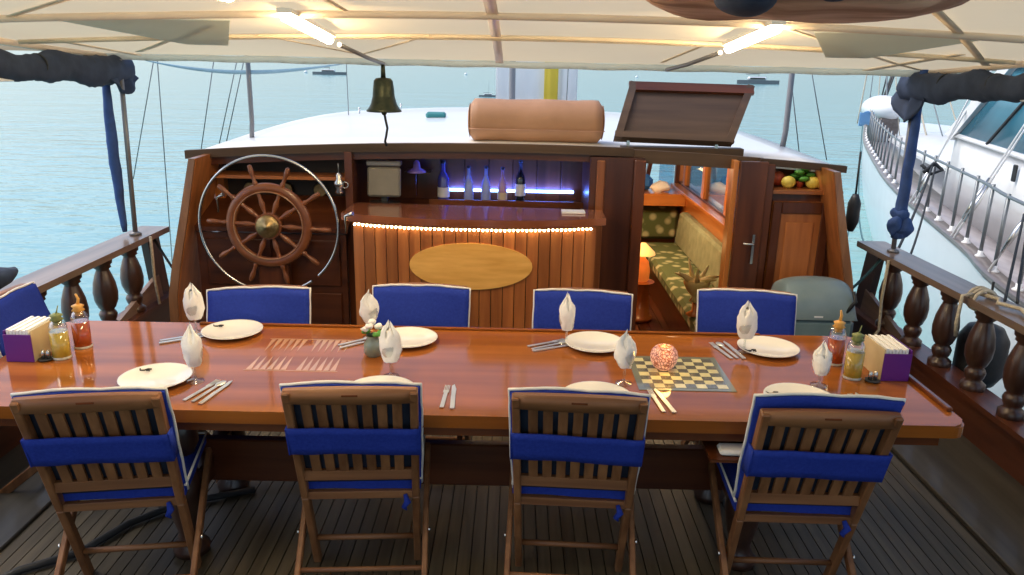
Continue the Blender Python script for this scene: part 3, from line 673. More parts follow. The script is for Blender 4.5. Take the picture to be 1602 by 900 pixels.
# rust coloured bundle
bn = thing('canvas_bundle', 'rust brown canvas bundle sagging under the awning', 'canvas bundle', (.90, 2.62, 2.215))
MB().ball((0, 0, 0), (.50, .34, .085), 40, 18).displace(.03, 4).build('bundle_cloth', 'rust', bn)
MB().ball((-.26, -.30, -.035), (.085, .12, .05), 20, 12).displace(.01, 7).build('navy_fold', 'bluedark', bn)
MB().ball((-.02, -.32, -.0), (.06, .08, .04), 16, 10).build('navy_fold', 'bluedark', bn)
# side curtains
def curtain(sx, label):
    t = thing('rolled_curtain', label, 'curtain', (sx * 2.6, 3, 1.9), 0)
    n = 160; pts, rs = [], []
    for i in range(n + 1):
        u = i / n; y = -2.4 + 4.72 * u
        pts.append((0, y, .055 + .012 * math.sin(y * 9) - .075 * max(0, u - .6) / .4)); rs.append(.054 + .045 * max(0, u - .6) / .4 + .004 * math.sin(y * 13 + 1))
    b = MB().tube(pts, rs, 24); b.displace(.014, 5); b.displace(.009, 20); b.displace(.006, 48)
    for q in b.bm.verts: q.co.x *= .75
    b.build('curtain_roll', 'bluedark', t)
    for y in (-1.6, -.8, .1, .75, 1.35, 1.85, 2.2): MB().ring((0, y, .05 - .04 * max(0, y)/2.3), .056, .006, 'Y', 18, 6).build('tie', 'ropeblk', t)
    fl = MB().slab(lambda u, v: (0 - sx * .06 * v + .02 * math.sin(u * 12), 2.08 + .30 * u - .10 * v * (1 - u), -.0 - (.24 if sx > 0 else .16) * v * (.35 + .65 * math.sin(u * 3.1))), (.012, 0, 0), 12, 8)
    fl.displace(.012, 9).build('hanging_flap', 'bluedark', t)
    return t
curtain(-1, 'rolled dark navy side curtain along the open water side'); curtain(1, 'rolled dark navy side curtain on the side of the white boat')
for sx, lb in ((-1, 'thin white pipe under the left rolled curtain'), (1, 'thin white pipe under the right rolled curtain')):
    p = MB().tube([(0, -2.2, 0), (0, 1.9, -.01), (0, 1.97, .03), (0, 1.98, .06)], .010, 8).build('curtain_pipe', 'gel'); p.location = (sx * 2.6, 3.05, 1.862 if sx < 0 else 1.868); tag(p, lb, 'pipe')
    for y in (-1, .2, 1.3): MB().tube([(0, y, -.02), (0, y, .10)], .006, 6).build('pipe_clip', 'gel', p)
# poles
def pole(x, y, xt, yt, z0, z1, r, label, mat='steel'):
    t = thing('awning_pole', label, 'pole', (x, y, z0))
    MB().tube([(0, 0, 0), (xt - x, yt - y, z1 - z0)], r, 12).build('pole_tube', mat, t)
    MB().lathe([(.04, 0), (.04, .008), (.02, .02)], n=14).build('foot', mat, t); return t
pole(-2.60, 5.20, -2.56, 5.18, .80, 1.96, .016, 'steel awning pole on the left cap rail beside the blue wrap', 'paint_grey')
pole(2.6, 5.16, 2.58, 5.18, .80, 1.96, .016, 'steel awning pole on the right cap rail inside the blue wrap', 'paint_grey')
def wrap(loc, prof, label, knot=None, bow=0):
    t = thing('wrapped_cloth', label, 'cloth wrap', loc)
    pts = [(bow * math.sin(math.pi * i / 24), 0, 1.10 * i / 24) for i in range(25)]
    b = MB().tube(pts, [prof(i / 24) for i in range(25)], 14); b.displace(.006, 12); b.build('cloth_roll', 'bluewrap', t)
    if knot is not None:
        b = MB().ball((0, 0, knot), (.062, .05, .05), 20, 12).ball((.035, -.02, knot - .09), (.045, .04, .075), 16, 10).ball((-.03, -.02, knot - .06), (.045, .04, .07), 16, 10); b.displace(.03, 16); b.build('knot', 'bluewrap', t)
    return t
wrap((-2.645, 5.15, .83), lambda u: .016 + .018 * math.sin(math.pi * min(1, u * 1.0)) ** .7, 'blue canvas rolled tight along the left awning pole', bow=-.012)
wrap((2.60, 5.14, .90), lambda u: (.024 + .018 * (1 - u)), 'blue canvas wound and knotted round the right awning pole', knot=.16)
# blue-white sagging mesh under the front edge
ms = MB().slab(lambda u, v: (-2.9 + 1.75 * u, 6.0, 1.975 - .085 * math.sin(math.pi * u ** .9) - .03 * v * math.sin(math.pi * u)), (0, .01, 0), 24, 1).build('sagging_cloth', 'mesh')
tag(ms, 'pale blue strip of cloth sagging beyond the awning edge', 'cloth')

# ------------------------------------------------------------------ masts, wires of this boat
for x0, y0, z0, x1, y1, z1, r, lb in ((-2.02, 6, 1.36, -2.0, 6, 4.2, .018, 'grey pole on the left roof edge above the wheel'),
        (2.115, 6.2, 1.36, 2.11, 6.2, 4.2, .022, 'grey pole on the right roof edge beyond the hatch'),
        (-.055, 9, 1.2, -.06, 9, 5.2, .035, 'slim grey mast ahead of the tan bolster')):
    p = MB().tube([(0, 0, 0), (.012, 0, .15), (x1 - x0, y1 - y0, z1 - z0)], r, 12).build('roof_pole', 'paint_grey'); p.location = (x0, y0, z0); tag(p, lb, 'pole')
wires = [((-3.066, 7, 3.9), (-3.21, 7, -.6)), ((-3.0, 7, 2.5), (-3.46, 7, .9)), ((-2.53, 7, 2.4), (-2.86, 7, 1.0)), ((-2.3, 7, 2.4), (-2.66, 7, 1.2)), ((-2.24, 7, 2.4), (-2.60, 7, 1.2)),
         ((2.4, 7, 2.5), (2.80, 7, 1.2)), ((2.30, 7, 2.3), (2.56, 7, 1.2)), ((.6, 11, 3.5), (.62, 11, 1.2)), ((.72, 11, 3.5), (.70, 11, 1.2)), ((-1.7, 8, 2.8), (-1.69, 8, 1.3))]
wl = ['vertical rigging wire nearest the left blue wrap', 'slanting wire crossing down to the left blue wrap', 'slanting wire above the left corner of the deckhouse', 'left wire of the close pair beside the left roof pole', 'right wire of the close pair beside the left roof pole', 'slanting wire right of the right roof pole', 'short wire just beside the right roof pole', 'left thin wire right of the yellow cloth', 'right thin wire right of the yellow cloth', 'faint vertical wire left of the bell']
for (p, q), lb in zip(wires, wl): tag(MB().tube([p, q], .0045, 6).build('rigging_wire', 'wire'), lb, 'wire', 'rigging wires over the water')
# white cloth and yellow cloth on the foredeck
fc = thing('white_sail_cloth', 'white cloth hanging on the foredeck behind the slim mast', 'cloth', (.3, 11, 1.2))
MB().slab(lambda u, v: (-.58 + 1.12 * u, .014 * math.sin(u * 22), -.3 + 1.35 * v), (0, .015, 0), 40, 6).build('cloth_sheet', 'whitecloth', fc)
MB().tube([(-.65, 0, 1.06), (.62, 0, 1.06)], .02, 8).build('boom', 'paint_grey', fc)
yc = MB().slab(lambda u, v: (-.02 + .19 * u, .01 * math.sin(u * 9 + v), 0 + .9 * v), (0, .012, 0), 10, 6).build('yellow_cloth', 'yellowcloth'); yc.location = (.40, 10.9, 1.36); tag(yc, 'yellow cloth hanging in front of the white cloth', 'cloth')
fm = MB().tube([(0, 0, -1.2), (0, 0, 9)], [.13, .09], 14).build('foremast', 'gel'); fm.location = (.2, 13.6, 1.2); tag(fm, 'tall foremast behind the white cloth', 'mast')

# ------------------------------------------------------------------ table
TX0, TX1, TY0, TY1 = -2.155, 1.69, 2.58, 3.54
TB = thing('dining_table', 'long varnished dining table with inlaid chess and backgammon boards', 'table', (-.25, 3.06, 0))
def tpart(b, n, m, **k):
    o = b.build(n, m, TB, **k); o.matrix_parent_inverse = Matrix.Translation((.25, -3.06, 0)); return o
def rrect(x0, x1, y0, y1, r, z, n=5):
    pts = []
    for cx, cy, a in ((x1 - r, y1 - r, 0), (x0 + r, y1 - r, 90), (x0 + r, y0 + r, 180), (x1 - r, y0 + r, 270)):
        for k in range(n + 1): t = R(a + 90 * k / n); pts.append((cx + r * math.cos(t), cy + r * math.sin(t), z))
    return pts
b = MB().prism(rrect(TX0, TX1, TY0, TY1, .06, .700), (0, 0, .05))
b.bm.faces.ensure_lookup_table()
es = [e for e in b.bm.edges if all(abs(v.co.z - .75) < 1e-5 for v in e.verts)]; bmesh.ops.bevel(b.bm, geom=es, offset=.008, segments=2, affect='EDGES')
tpart(b, 'tabletop', 'table')
tpart(MB().bb(TX0 + .09, TX1 - .09, TY0 + .03, TY1 - .03, .655, .6995), 'apron', 'tabledark')
tpart(MB().bb(TX1 - .026, TX1 - .004, 2.70, 3.30, .750, .768, .004), 'end_fiddle', 'tabledark')
tpart(MB().bb(-1.5, 1.2, TY1 - .030, TY1 - .012, .750, .762, .003), 'edge_fiddle', 'table')
tpart(MB().bb(-1.35, .95, 3.02, 3.07, .20, .40, .006), 'stretcher', 'mahogX')
leg = MB().lathe([(.07, 0), (.075, .03), (.05, .06), (.045, .10), (.065, .18), (.075, .26), (.065, .34), (.045, .42), (.055, .47), (.07, .50), (.07, .656)], n=18).mesh('leg', 'baluster')
for x in (-1.32, .97):
    for y in (2.80, 3.30): inst('leg', leg, TB, (x + .25, y - 3.06, 0))
    tpart(MB().bb(x - .035, x + .035, 2.85, 3.25, .22, .34, .006), 'cross_rail', 'mahogY')
# chess board
cbx0, cbx1, cby0, cby1 = .515, .905, 2.845, 3.215
cb = tpart(MB().bb(cbx0, cbx1, cby0, cby1, .7502, .7525), 'chess_board', plain('board_border', (.17, .18, .12), rough=.2, coat=.8))
sw, sh = (cbx1 - cbx0 - .05) / 8, (cby1 - cby0 - .05) / 8
qm = {k: MB().bb(-sw / 2 + .0006, sw / 2 - .0006, -sh / 2 + .0006, sh / 2 - .0006, 0, .0016).mesh('square', k) for k in ('sqlight', 'sqdark')}
for i in range(8):
    for j in range(8):
        o = inst('square', qm['sqlight' if (i + j) % 2 else 'sqdark'], cb, (cbx0 + .025 + sw * (i + .5), cby0 + .025 + sh * (j + .5), .7518))
# backgammon points
for (ya, yb) in ((2.975, 3.13), (3.335, 3.18)):
    for i in range(12):
        x = -1.085 + i * .0285 + (.035 if i > 5 else 0)
        tpart(MB().prism([(x - .011, ya, .7502), (x + .011, ya, .7502), (x + .001, yb, .7502)], (0, 0, .0012)), 'backgammon_point', 'inlay')
tpart(MB().bb(-1.105, -.715, 2.965, 2.971, .7502, .7512), 'inlay_line', 'inlay'); tpart(MB().bb(-1.105, -.715, 3.339, 3.345, .7502, .7512), 'inlay_line', 'inlay')

# ------------------------------------------------------------------ chairs
def make_chair():
    t = thing('folding_chair', '', 'chair', (0, 0, 0), 0, 'blue folding chairs round the table')
    W = .235
    Y = lambda z: -.30 + .33 * (.9 - z)                        # leaning back plane
    Wz = lambda z: .224 + .011 * (z - .40) / .50               # slightly narrower at the seat
    for sx in (-1, 1):
        b = MB()
        P = [(sx * (Wz(.9) - .015), Y(.9) - .004, .892), (sx * (Wz(.38) - .013), Y(.38) - .002, .38), (sx * .205, .0, .0)]
        for p, q in zip(P, P[1:]): b.bar(p, q, .028, .040, (0, 1, .3), .004)
        b.build('back_upright', 'teakZ', t)
        x = sx * (W + .008)
        MB().bar((x, .21, .415), (x, -.31, 0), .022, .040, (0, 1, .3), .004).build('leg', 'teakZ', t)
        MB().bar((sx * .190, -.13, .385), (sx * .190, .22, .415), .022, .035, bev=.003).build('seat_rail', 'teakY', t)
        MB().lathe([(.011, 0), (.011, .006), (.004, .008)], (sx * (W + .02), -.085, .19), 10, rot=Matrix.Rotation(R(90) * sx, 3, 'Y')).build('pivot_bolt', 'steel', t)
    w2 = W - .008
    MB().slab(lambda u, v: ((u * 2 - 1) * w2, Y(.87) - .020 - .012 * (1 - (u * 2 - 1) ** 2), .846 + (.050 + .010 * (1 - (u * 2 - 1) ** 2)) * v), (0, .026, 0), 10, 1).build('top_rail', 'teakX', t)
    MB().box((0, Y(.87) - .0335, .880), (.055, .003, .006)).build('carved_mark', 'tabledark', t)
    MB().bb(-.205, .205, Y(.49) - .016, Y(.49) + .010, .470, .512, .003).build('lower_rail', 'teakX', t)
    MB().bb(-.205, .205, Y(.39) - .016, Y(.39) + .010, .370, .402, .003).build('seat_back_rail', 'teakX', t)
    MB().tube([(-.205, -.045, .135), (.205, -.045, .135)], .012, 8).build('stretcher', 'teakX', t)
    MB().tube([(-W, -.20, .095), (W, -.20, .095)], .010, 8).build('stretcher', 'teakX', t)
    pitch = .425 / 8
    for k in range(7):
        x = -.2125 + pitch * (k + 1)
        MB().bar((x * .96, Y(.50) - .002, .50), (x, Y(.85) - .006, .852), .0335, .012, (0, 1, 0)).build('back_slat', 'teakZ', t)
    MB().slab(lambda u, v: ((u * 2 - 1) * (Wz(.44 + .44 * v) - .012), Y(.44 + .44 * v) + .014, .44 + .44 * v), (0, .003, 0), 4, 4).build('gap_shade_sheet', 'bluedark', t)  # added dark sheet, stands in for the shade between the slats
    zt = lambda u, v: .415 + (.477 + .010 * math.sin(math.pi * u)) * v
    def cov_f(u, v): return Vector(((u * 2 - 1) * (Wz(zt(u, v)) + .006), Y(zt(u, v)) + .020 + .008 * math.sin(math.pi * u) * math.sin(math.pi * v), zt(u, v)))
    cov = MB().slab(cov_f, (0, .026, 0), 16, 14); cov.displace(.007, 6); cov.displace(.003, 22); cov.build('back_cover', 'blue', t)
    f = lambda u, v: cov_f(u, v) + Vector(((u * 2 - 1) * .002, .012, .006 * v))
    path = [f(0, i / 12) for i in range(13)] + [f(i / 16, 1) for i in range(1, 17)] + [f(1, 1 - i / 12) for i in range(1, 13)]
    pp = MB().tube(path, .0058, 6); pp.displace(.007, 6); pp.displace(.003, 22); pp.build('piping', 'piping', t)
    band = MB().slab(lambda u, v: ((u * 2 - 1) * (Wz(.7) + .004), Y(.612 + .122 * v) - .036 - .006 * math.sin(math.pi * u), .612 + .122 * v + .004 * math.sin(u * 5)), (0, .007, 0), 16, 4)
    band.displace(.004, 11); band.build('back_band', 'blue', t)
    for sx in (-1, 1): MB().slab(lambda u, v: (sx * (Wz(.7) + .002), Y(.612 + .122 * v) - .036 + .075 * u, .612 + .122 * v), (sx * .005, 0, 0), 2, 2).build('band_side', 'blue', t)
    sc_ = MB().slab(lambda u, v: ((u * 2 - 1) * (W - .006), -.13 + .36 * v, .405 + .030 * v + .010 * math.sin(math.pi * u) * math.sin(math.pi * v)), (0, 0, .036), 10, 10); sc_.displace(.004, 9); sc_.build('seat_cushion', 'blue', t)
    W3 = W - .004; g = lambda x, y: (x, y, .446 + .085 * (y + .13))
    MB().tube([g(-W3, -.13), g(-W3, .235), g(W3, .235), g(W3, -.13)], .0055, 6).build('seat_piping', 'piping', t)
    MB().tube([(.17, -.15, .39), (.18, -.165, .365), (.165, -.16, .34), (.175, -.155, .325)], [.008, .014, .010, .004], 6).build('tie_ribbon', 'blue', t)
    return t
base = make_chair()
# near chairs: face +y ; far chairs: face -y
spots = [(-1.46, 2.665, R(9), 'near side blue and teak folding chair furthest left, turned slightly'),
         (-.575, 2.77, R(4), 'near side folding chair second from left, its back square to the viewer'),
         (.256, 2.745, R(-3), 'near side folding chair in front of the place left of the chess board'),
         (1.08, 2.665, R(-1), 'near side folding chair furthest right with blue cover raised above its slats'),
         (-1.20, 3.37, R(180 + 9), 'far side blue chair in front of the ship wheel'),
         (-.455, 3.46, R(180), 'far side blue chair in front of the oval plaque'),
         (.335, 3.43, R(180 - 4), 'far side blue chair at the right end of the bar'),
         (1.165, 3.49, R(180 - 5), 'far side blue chair in front of the grey cooler and saloon door'),
         (-2.09, 3.46, R(-84), 'blue folding chair at the left head of the table by the railing')]
chairs = []
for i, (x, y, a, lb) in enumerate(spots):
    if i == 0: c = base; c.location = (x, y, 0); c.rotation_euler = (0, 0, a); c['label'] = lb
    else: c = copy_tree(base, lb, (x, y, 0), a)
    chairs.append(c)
# raised cover on the furthest right near chair
for ch in chairs[3].children:
    if ch.name.startswith(('back_cover', 'piping')): ch.scale = (1.02, 1, 1.0); ch.location = (0, -.004, .038)

# ------------------------------------------------------------------ things on the table
plate_me = MB().lathe([(.0, .004), (.085, .005), (.10, .010), (.140, .020), (.145, .022), (.144, .018), (.10, .003), (.07, 0), (0, 0)], n=40, cap=False).mesh('plate_dish', 'porcelain')
def anchor_mark(parent, a, r=.105):
    c = Vector((r * math.cos(a), r * math.sin(a), .0150))
    b = MB()
    q = lambda x, y: (c.x + x, c.y + y, .0165 + .0)
    b.tube([q(-.022, .010), q(-.014, -.006), q(.002, -.003), q(.010, .010), (c.x + .026, c.y + .006, .0175)], .0035, 5)
    b.tube([q(.010, -.008), q(.018, -.004), q(.024, -.010)], .003, 5)
    b.build('dark_emblem', 'black', parent)
SET = [('far', -1.30, 3.40, 'in front of the wheel side chair', 2.6), ('far', -.475, 3.345, 'in front of the plaque side chair', None), ('far', .385, 3.335, 'between the goblet and the chess board on the far side', None), ('far', 1.175, 3.32, 'nearest the grey cooler', 3.6),
       ('near', -1.405, 2.835, 'partly behind the leftmost near chair', 2.4), ('near', -.50, 2.75, 'almost hidden behind the second near chair', None), ('near', .335, 2.735, 'just behind the third near chair', None), ('near', 1.125, 2.76, 'just behind the rightmost near chair', 2.7)]
for side, x, y, lb, em in SET:
    t = thing('dinner_plate', 'round cream dinner plate ' + lb, 'plate', (x, y, .7515), 0, 'cream dinner plates on the table')
    inst('dish', plate_me, t, (0, 0, 0), (0, 0, 0), (.95, .95, 1))
    if em: anchor_mark(t, em)
def napkin_me(k):
    random.seed(k); b = MB()
    for p in range(5):
        a0 = p * 2 * math.pi / 5 + random.uniform(-.2, .2); hgt = .150 + random.uniform(-.02, .012) + (.012 if p == 0 else 0); wd = random.uniform(1.0, 1.25)
        def fn(u, v, a0=a0, hgt=hgt, wd=wd):
            r = .018 + .030 * math.sin(math.pi * min(1, v * .80 + .12)) ** 1.0 * (1 - .35 * v) ; r *= (1 - .9 * max(0, v - .75) / .25)
            sp = wd * (1 - max(0, v - .55) / .45 * .85)
            a = a0 + (u - .5) * 2 * sp
            return Vector((r * math.cos(a), r * math.sin(a) * .8, .072 + hgt * v - .02 * (abs(u - .5) * 2) ** 2 * v))
        b.grid(fn, 8, 10)
    b.ball((0, 0, .135), (.036, .030, .060), 14, 10)
    b.displace(.008, 22, k); b.displace(.004, 60, k); return b.mesh('napkin', 'napkin')
NK = [napkin_me(k) for k in (3, 5, 9)]
gl_me = MB().lathe([(.034, 0), (.033, .003), (.008, .008), (.005, .02), (.005, .060), (.012, .068), (.028, .085), (.036, .105), (.038, .125), (.035, .145)], n=20, cap=False).mesh('glass_bowl', 'glass')
GO = [(-1.47, 3.40, 'goblet with white napkin bud left of the wheel side plate'), (-1.25, 2.84, 'goblet with white napkin nearest the three pieces of cutlery on the left'), (-.655, 3.39, 'goblet with tall napkin bud behind the glass jar'),
      (-.487, 2.93, 'goblet with long drooping napkin in front of the glass jar'), (.255, 3.36, 'goblet with pointed napkin against the third blue chair'), (.462, 2.91, 'goblet with napkin left of the chess board'),
      (1.06, 3.30, 'goblet with sharply peaked napkin beside the cooler side plate'), (1.262, 2.93, 'goblet with crumpled napkin beside the red bottle')]
for i, (x, y, lb) in enumerate(GO):
    t = thing('napkin_goblet', lb, 'goblet', (x, y, .751), i * 1.3, 'goblets holding folded napkins')
    inst('glass_bowl', gl_me, t, (0, 0, 0)); inst('napkin', NK[i % 3], t, (0, 0, -.006), (0, 0, i * .7), (1.05, 1.05, 1.08 if i != 7 else .85))
# cutlery
def fork_bm():
    b = MB(); b.bar((0, -.10, .003), (0, .035, .003), .015, .003).bar((0, .035, .003), (0, .055, .004), .022, .0025)
    for k in range(4): b.bar((-.0085 + .0057 * k, .055, .004), (-.0085 + .0057 * k, .098, .006), .0028, .0022)
    return b
def knife_bm():
    b = MB(); b.bar((0, -.11, .003), (0, .0, .003), .017, .005); b.prism([(-.008, 0, .002), (.008, 0, .002), (.010, .07, .002), (.002, .115, .002), (-.008, .10, .002)], (0, 0, .002)); return b
def spoon_bm():
    b = MB(); b.bar((0, -.10, .003), (0, .05, .003), .014, .003); b.ball((0, .075, .004), (.018, .030, .004), 12, 6); return b
M['cutlery'] = plain('polished_cutlery', (.80, .78, .70), metal=.85, rough=.32)
CM = {'fork': fork_bm().mesh('fork', 'cutlery'), 'knife': knife_bm().mesh('knife', 'cutlery'), 'spoon': spoon_bm().mesh('spoon', 'cutlery')}
CUT = [(-1.50, 3.33, -55, 'left of the wheel side plate', ('fork', 'knife')), (-1.19, 2.75, -14, 'right of the leftmost near plate', ('fork', 'spoon', 'knife')), (-.70, 3.33, -50, 'left of the plaque side plate', ('fork', 'knife')),
       (.165, 3.35, -60, 'left of the plate at the right end of the bar', ('fork', 'spoon', 'knife')), (.565, 2.74, 8, 'near the front edge below the chess board', ('fork', 'knife')), (.955, 3.30, 12, 'between the chess board and the cooler side plate', ('fork', 'spoon', 'knife')), (1.36, 2.74, 8, 'behind the rightmost near chair', ('fork', 'knife')), (-.25, 2.74, 0, 'right of the plate hidden by the second near chair', ('fork', 'knife'))]
for x, y, a, lb, ks in CUT:
    for k, kd in enumerate(ks):
        o = bpy.data.objects.new(kd, CM[kd]); C.objects.link(o); o.location = (x + .032 * k * math.cos(R(a)), y + .032 * k * math.sin(R(a)), .7515); o.rotation_euler = (0, 0, R(a + random.uniform(-4, 4)))
        tag(o, 'silver table ' + kd + ' ' + lb, kd, 'cutlery laid on the table')
# candle ball
cbv = thing('candle_holder', 'round pink mosaic candle holder glowing on the chess board', 'candle holder', (.652, 3.075, .754))
MB().lathe([(.028, 0), (.045, .012), (.056, .035), (.059, .055), (.054, .078), (.040, .095), (.030, .100), (.028, .096), (.05, .06), (.02, .008)], n=28, cap=False).build('mosaic_globe', 'mosaic', cbv)
MB().lathe([(.018, .01), (.018, .035), (.004, .036)], n=12).build('candle', emis('candle_glow', (1, .55, .2), 4), cbv)
point('candle_light', (.652, 3.03, .83), (1, .6, .15), .7, .03)
# napkin boxes
def nap_box(x, y, face, label):
    t = thing('napkin_box', label, 'napkin box', (x, y, .751))
    w_, d_, h_ = .115, .20, .135
    MB().bb(-w_ / 2, w_ / 2, -d_ / 2, -d_ / 2 + .004, 0, h_ - .015, .001).build('front_panel', 'purple', t)
    MB().bb(-w_ / 2, w_ / 2, d_ / 2 - .004, d_ / 2, 0, h_ - .015, .001).build('back_panel', 'purple', t)
    for sx in (-1, 1): MB().bb(sx * (w_ / 2 - .004), sx * w_ / 2, -d_ / 2 + .005, d_ / 2 - .005, 0, h_).build('side_panel', 'tancard' if sx == face else 'purple', t)
    MB().bb(-w_ / 2 + .005, w_ / 2 - .005, -d_ / 2 + .005, d_ / 2 - .005, 0, .004).build('base_panel', 'purple', t)
    for k in range(7): MB().bb(-w_ / 2 + .010 + .0135 * k, -w_ / 2 + .020 + .0135 * k, -d_ / 2 + .01, d_ / 2 - .012, .005, h_ + .004 - .004 * (k % 2)).build('napkin_stack', 'napkin', t)
nap_box(-2.045, 3.10, 1, 'purple and tan napkin box at the left end of the table'); nap_box(1.60, 3.09, -1, 'purple and tan napkin box at the right end of the table')
def cruet(x, y, liquid, cap, h, label, spout):
    t = thing('cruet', label, 'cruet', (x, y, .751), .4, 'oil and vinegar bottles')
    MB().lathe([(.030, .0), (.036, .008), (.036, h * .60)], n=22).build('liquid', liquid, t)
    MB().lathe([(.036, h * .605), (.036, h * .70), (.028, h * .78), (.018, h * .83)], n=22, cap=False).build('glass_neck', 'glass', t)
    MB().lathe([(.016, h * .74), (.019, h * .80), (.019, h * .83), (.027, h * .85), (.018, h * .90), (.026, h * .95), (.010, h * .99)], n=14).build('stopper', cap, t)
    MB().lathe([(.037, 0), (.038, .006), (.036, .010)], n=22, cap=False).build('base_ring', 'frost', t)
    if spout: MB().tube([(0, 0, h * .95), (.006, 0, h * 1.10), (-.002, 0, h * 1.22)], [.007, .006, .004], 8).build('spout', cap, t)
    else: MB().tube([(0, 0, h * .95), (.012, .0, h * 1.15)], [.004, .002], 6).build('sprig', cap, t)
cruet(-1.905, 3.06, 'oil', 'greenherb', .20, 'green gold olive oil bottle beside the left napkin box', False)
cruet(-1.885, 3.19, 'vinegar', 'orangecap', .20, 'red vinegar bottle with yellow spout at the left end', True)
cruet(1.422, 3.18, 'vinegar', 'orangecap', .20, 'red vinegar bottle with yellow spout in front of the cooler', True)
cruet(1.435, 3.02, 'oil', 'greenherb', .20, 'green gold olive oil bottle beside the right napkin box', False)
for x, lb in ((-1.955, 'small dark dish with shakers beside the left napkin box'), (1.505, 'small dark dish with shakers beside the right napkin box')):
    t = thing('shaker_dish', lb, 'shaker dish', (x, 2.985 if x > 0 else 3.03, .751))
    MB().lathe([(.025, 0), (.032, .006), (.030, .008), (0, .006)], n=18, cap=False).build('dish', 'rubber', t)
    for dx in (-.011, .011): MB().lathe([(.008, .006), (.009, .03), (.006, .042), (.002, .044)], (dx, 0, 0), 10).build('shaker', 'steel', t)
gj = thing('glass_jar', 'small grey green glass jar with white blossoms between two goblets', 'jar', (-.60, 3.16, .751))
MB().lathe([(.030, 0), (.042, .02), (.040, .06), (.026, .08), (.030, .095)], n=18, cap=False).build('jar_body', plain('grey_green_glass', (.20, .25, .20), rough=.1, coat=.8), gj)
for k in range(7):
    a = k * .9; MB().ball((.035 * math.cos(a), .03 * math.sin(a), .105 + .02 * (k % 3)), (.018, .016, .012), 8, 6).displace(.008, 60, k).build('blossom', 'napkin' if k % 3 else 'leaf', gj)
wc_ = MB().bb(-.10, .10, -.04, .04, 0, .022, .008).displace(.006, 12).build('folded_cloth', 'napkin'); wc_.location = (.88, 2.60, .615); tag(wc_, 'white folded cloth tucked under the table edge near the right chair', 'cloth')
MB().bb(-.14, .14, -.06, .25, -.012, 0).build('ledge', 'tabledark', wc_)

# ------------------------------------------------------------------ cooler, fruit, fenders, ropes, hose
co = thing('cooler_box', 'grey blue plastic cooler with domed lid in front of the cabinet', 'cooler', (1.91, 4.74, .03))
MB().bb(-.21, .24, -.16, .17, .22, .46, .03).build('cooler_body', 'cooler', co)
MB().bb(-.20, .23, -.15, .16, .0, .215, .02).build('cooler_stand', 'mahogX', co)
MB().slab(lambda u, v: (-.215 + .46 * u, -.17 + .35 * v, .462 + .225 * (max(0, math.sin(math.pi * u)) ** .10) * (max(0, math.sin(math.pi * (.0 + .92 * v))) ** .40)), (0, 0, -.004), 20, 20).build('cooler_lid', 'coolerlid', co)
MB().tube([(.17, -.15, .50), (.215, -.165, .58), (.205, -.14, .64)], .012, 8).build('lid_handle', 'rubber', co)
MB().bb(-.03, .03, -.168, -.150, .462, .485, .003).build('latch', 'gel', co)
fr = thing('lemon_pair', 'lemons and small fruits in the niche above the cabinet', 'fruit', (1.93, 5.26, 1.21))
for x, rr in ((-.08, .042), (.085, .042), (.14, .038)): MB().ball((x, -.04, .04), (rr * 1.15, rr, rr), 14, 10).build('lemon', 'lemon', fr)
for x in (-.17, -.13, .18): MB().ball((x, .03, .055), (.05, .04, .05), 12, 8).build('red_fruit', 'redfruit', fr)
pt = thing('green_plant', 'bright green leafy pot plant between the lemons', 'plant', (1.945, 5.27, 1.21))
MB().lathe([(.02, 0), (.028, .03), (.03, .04)], n=12).build('pot', 'redfruit', pt)
for k in range(11):
    a = k * 2.4; rr = .02 + .045 * (k % 3) / 2; zz = .05 + .008 * k
    MB().ball((rr * math.cos(a), rr * math.sin(a), zz), (.036, .026, .016), 8, 5).displace(.008, 40, k).build('leaf', 'leaf', pt)
def fender(loc, r, h, label, top=.3):
    t = thing('fender', label, 'fender', loc)
    MB().lathe([(.02, -h / 2), (r * .7, -h / 2 + .03), (r, -h * .25), (r, h * .25), (r * .7, h / 2 - .03), (.02, h / 2)], n=18).build('fender_body', 'rubber', t)
    MB().tube([(0, 0, h / 2), (-.01, 0, h / 2 + top)], .007, 6).build('lanyard', 'ropeblk', t)
fender((2.44, 5.5, 1.0), .045, .27, 'slim black fender hanging by the right edge of the deckhouse')
fender((2.86, 4.42, .34), .14, .42, 'big black fender outside the right railing', .25)
def rope(pts, r, mat, label): return tag(MB().tube(pts, r, 6).build('rope', mat), label, 'rope')
KN = Vector((3.753, 7, 1.16))
rope(rail_curve((2.70, 5.3, .775), KN, .05), .010, 'ropeblk', 'left black rope from the right rail up to the white boat handrail')
rope(rail_curve((2.745, 5.2, .775), KN + Vector((.03, 0, 0)), .10), .008, 'ropeblk', 'right black rope of the pair tied to the white boat handrail')
rope([KN + Vector((.09 * math.cos(a * 1.3), .03 * math.sin(a * 2.1), .05 * math.sin(a * 1.9) - .02)) for a in range(8)], .016, 'ropeblk', 'black knot on the handrail of the white boat')
rope(rail_curve((2.66, 4.0, .80), (3.50, 5.25, 1.06), .03), .008, 'ropeblk', 'left black rope near the right edge of the photo')
rope(rail_curve((2.73, 4.0, .80), (3.44, 5.1, 1.01), .06), .008, 'ropeblk', 'right black rope near the right edge of the photo')
rope(rail_curve((2.60, 5.2, .80), (10.0, 22.8, .7), 1.2, 24), .012, 'ropeteal', 'long dark mooring line sagging to the bow of the white boat')
rope(rail_curve((2.40, 5.6, .30), (9.9, 22.3, .6), 1.5, 24), .012, 'ropeteal', 'second mooring line sagging over the water gap')
rope(rail_curve((2.28, 5.1, .50), (2.60, 5.28, .74), .02), .010, 'ropeteal', 'short teal rope from the right wing board to the rail')
rope(rail_curve((-2.58, 5.42, .72), (-2.30, 5.15, .50), .01), .010, 'ropeblk', 'short dark rope from the left rail to the deckhouse')
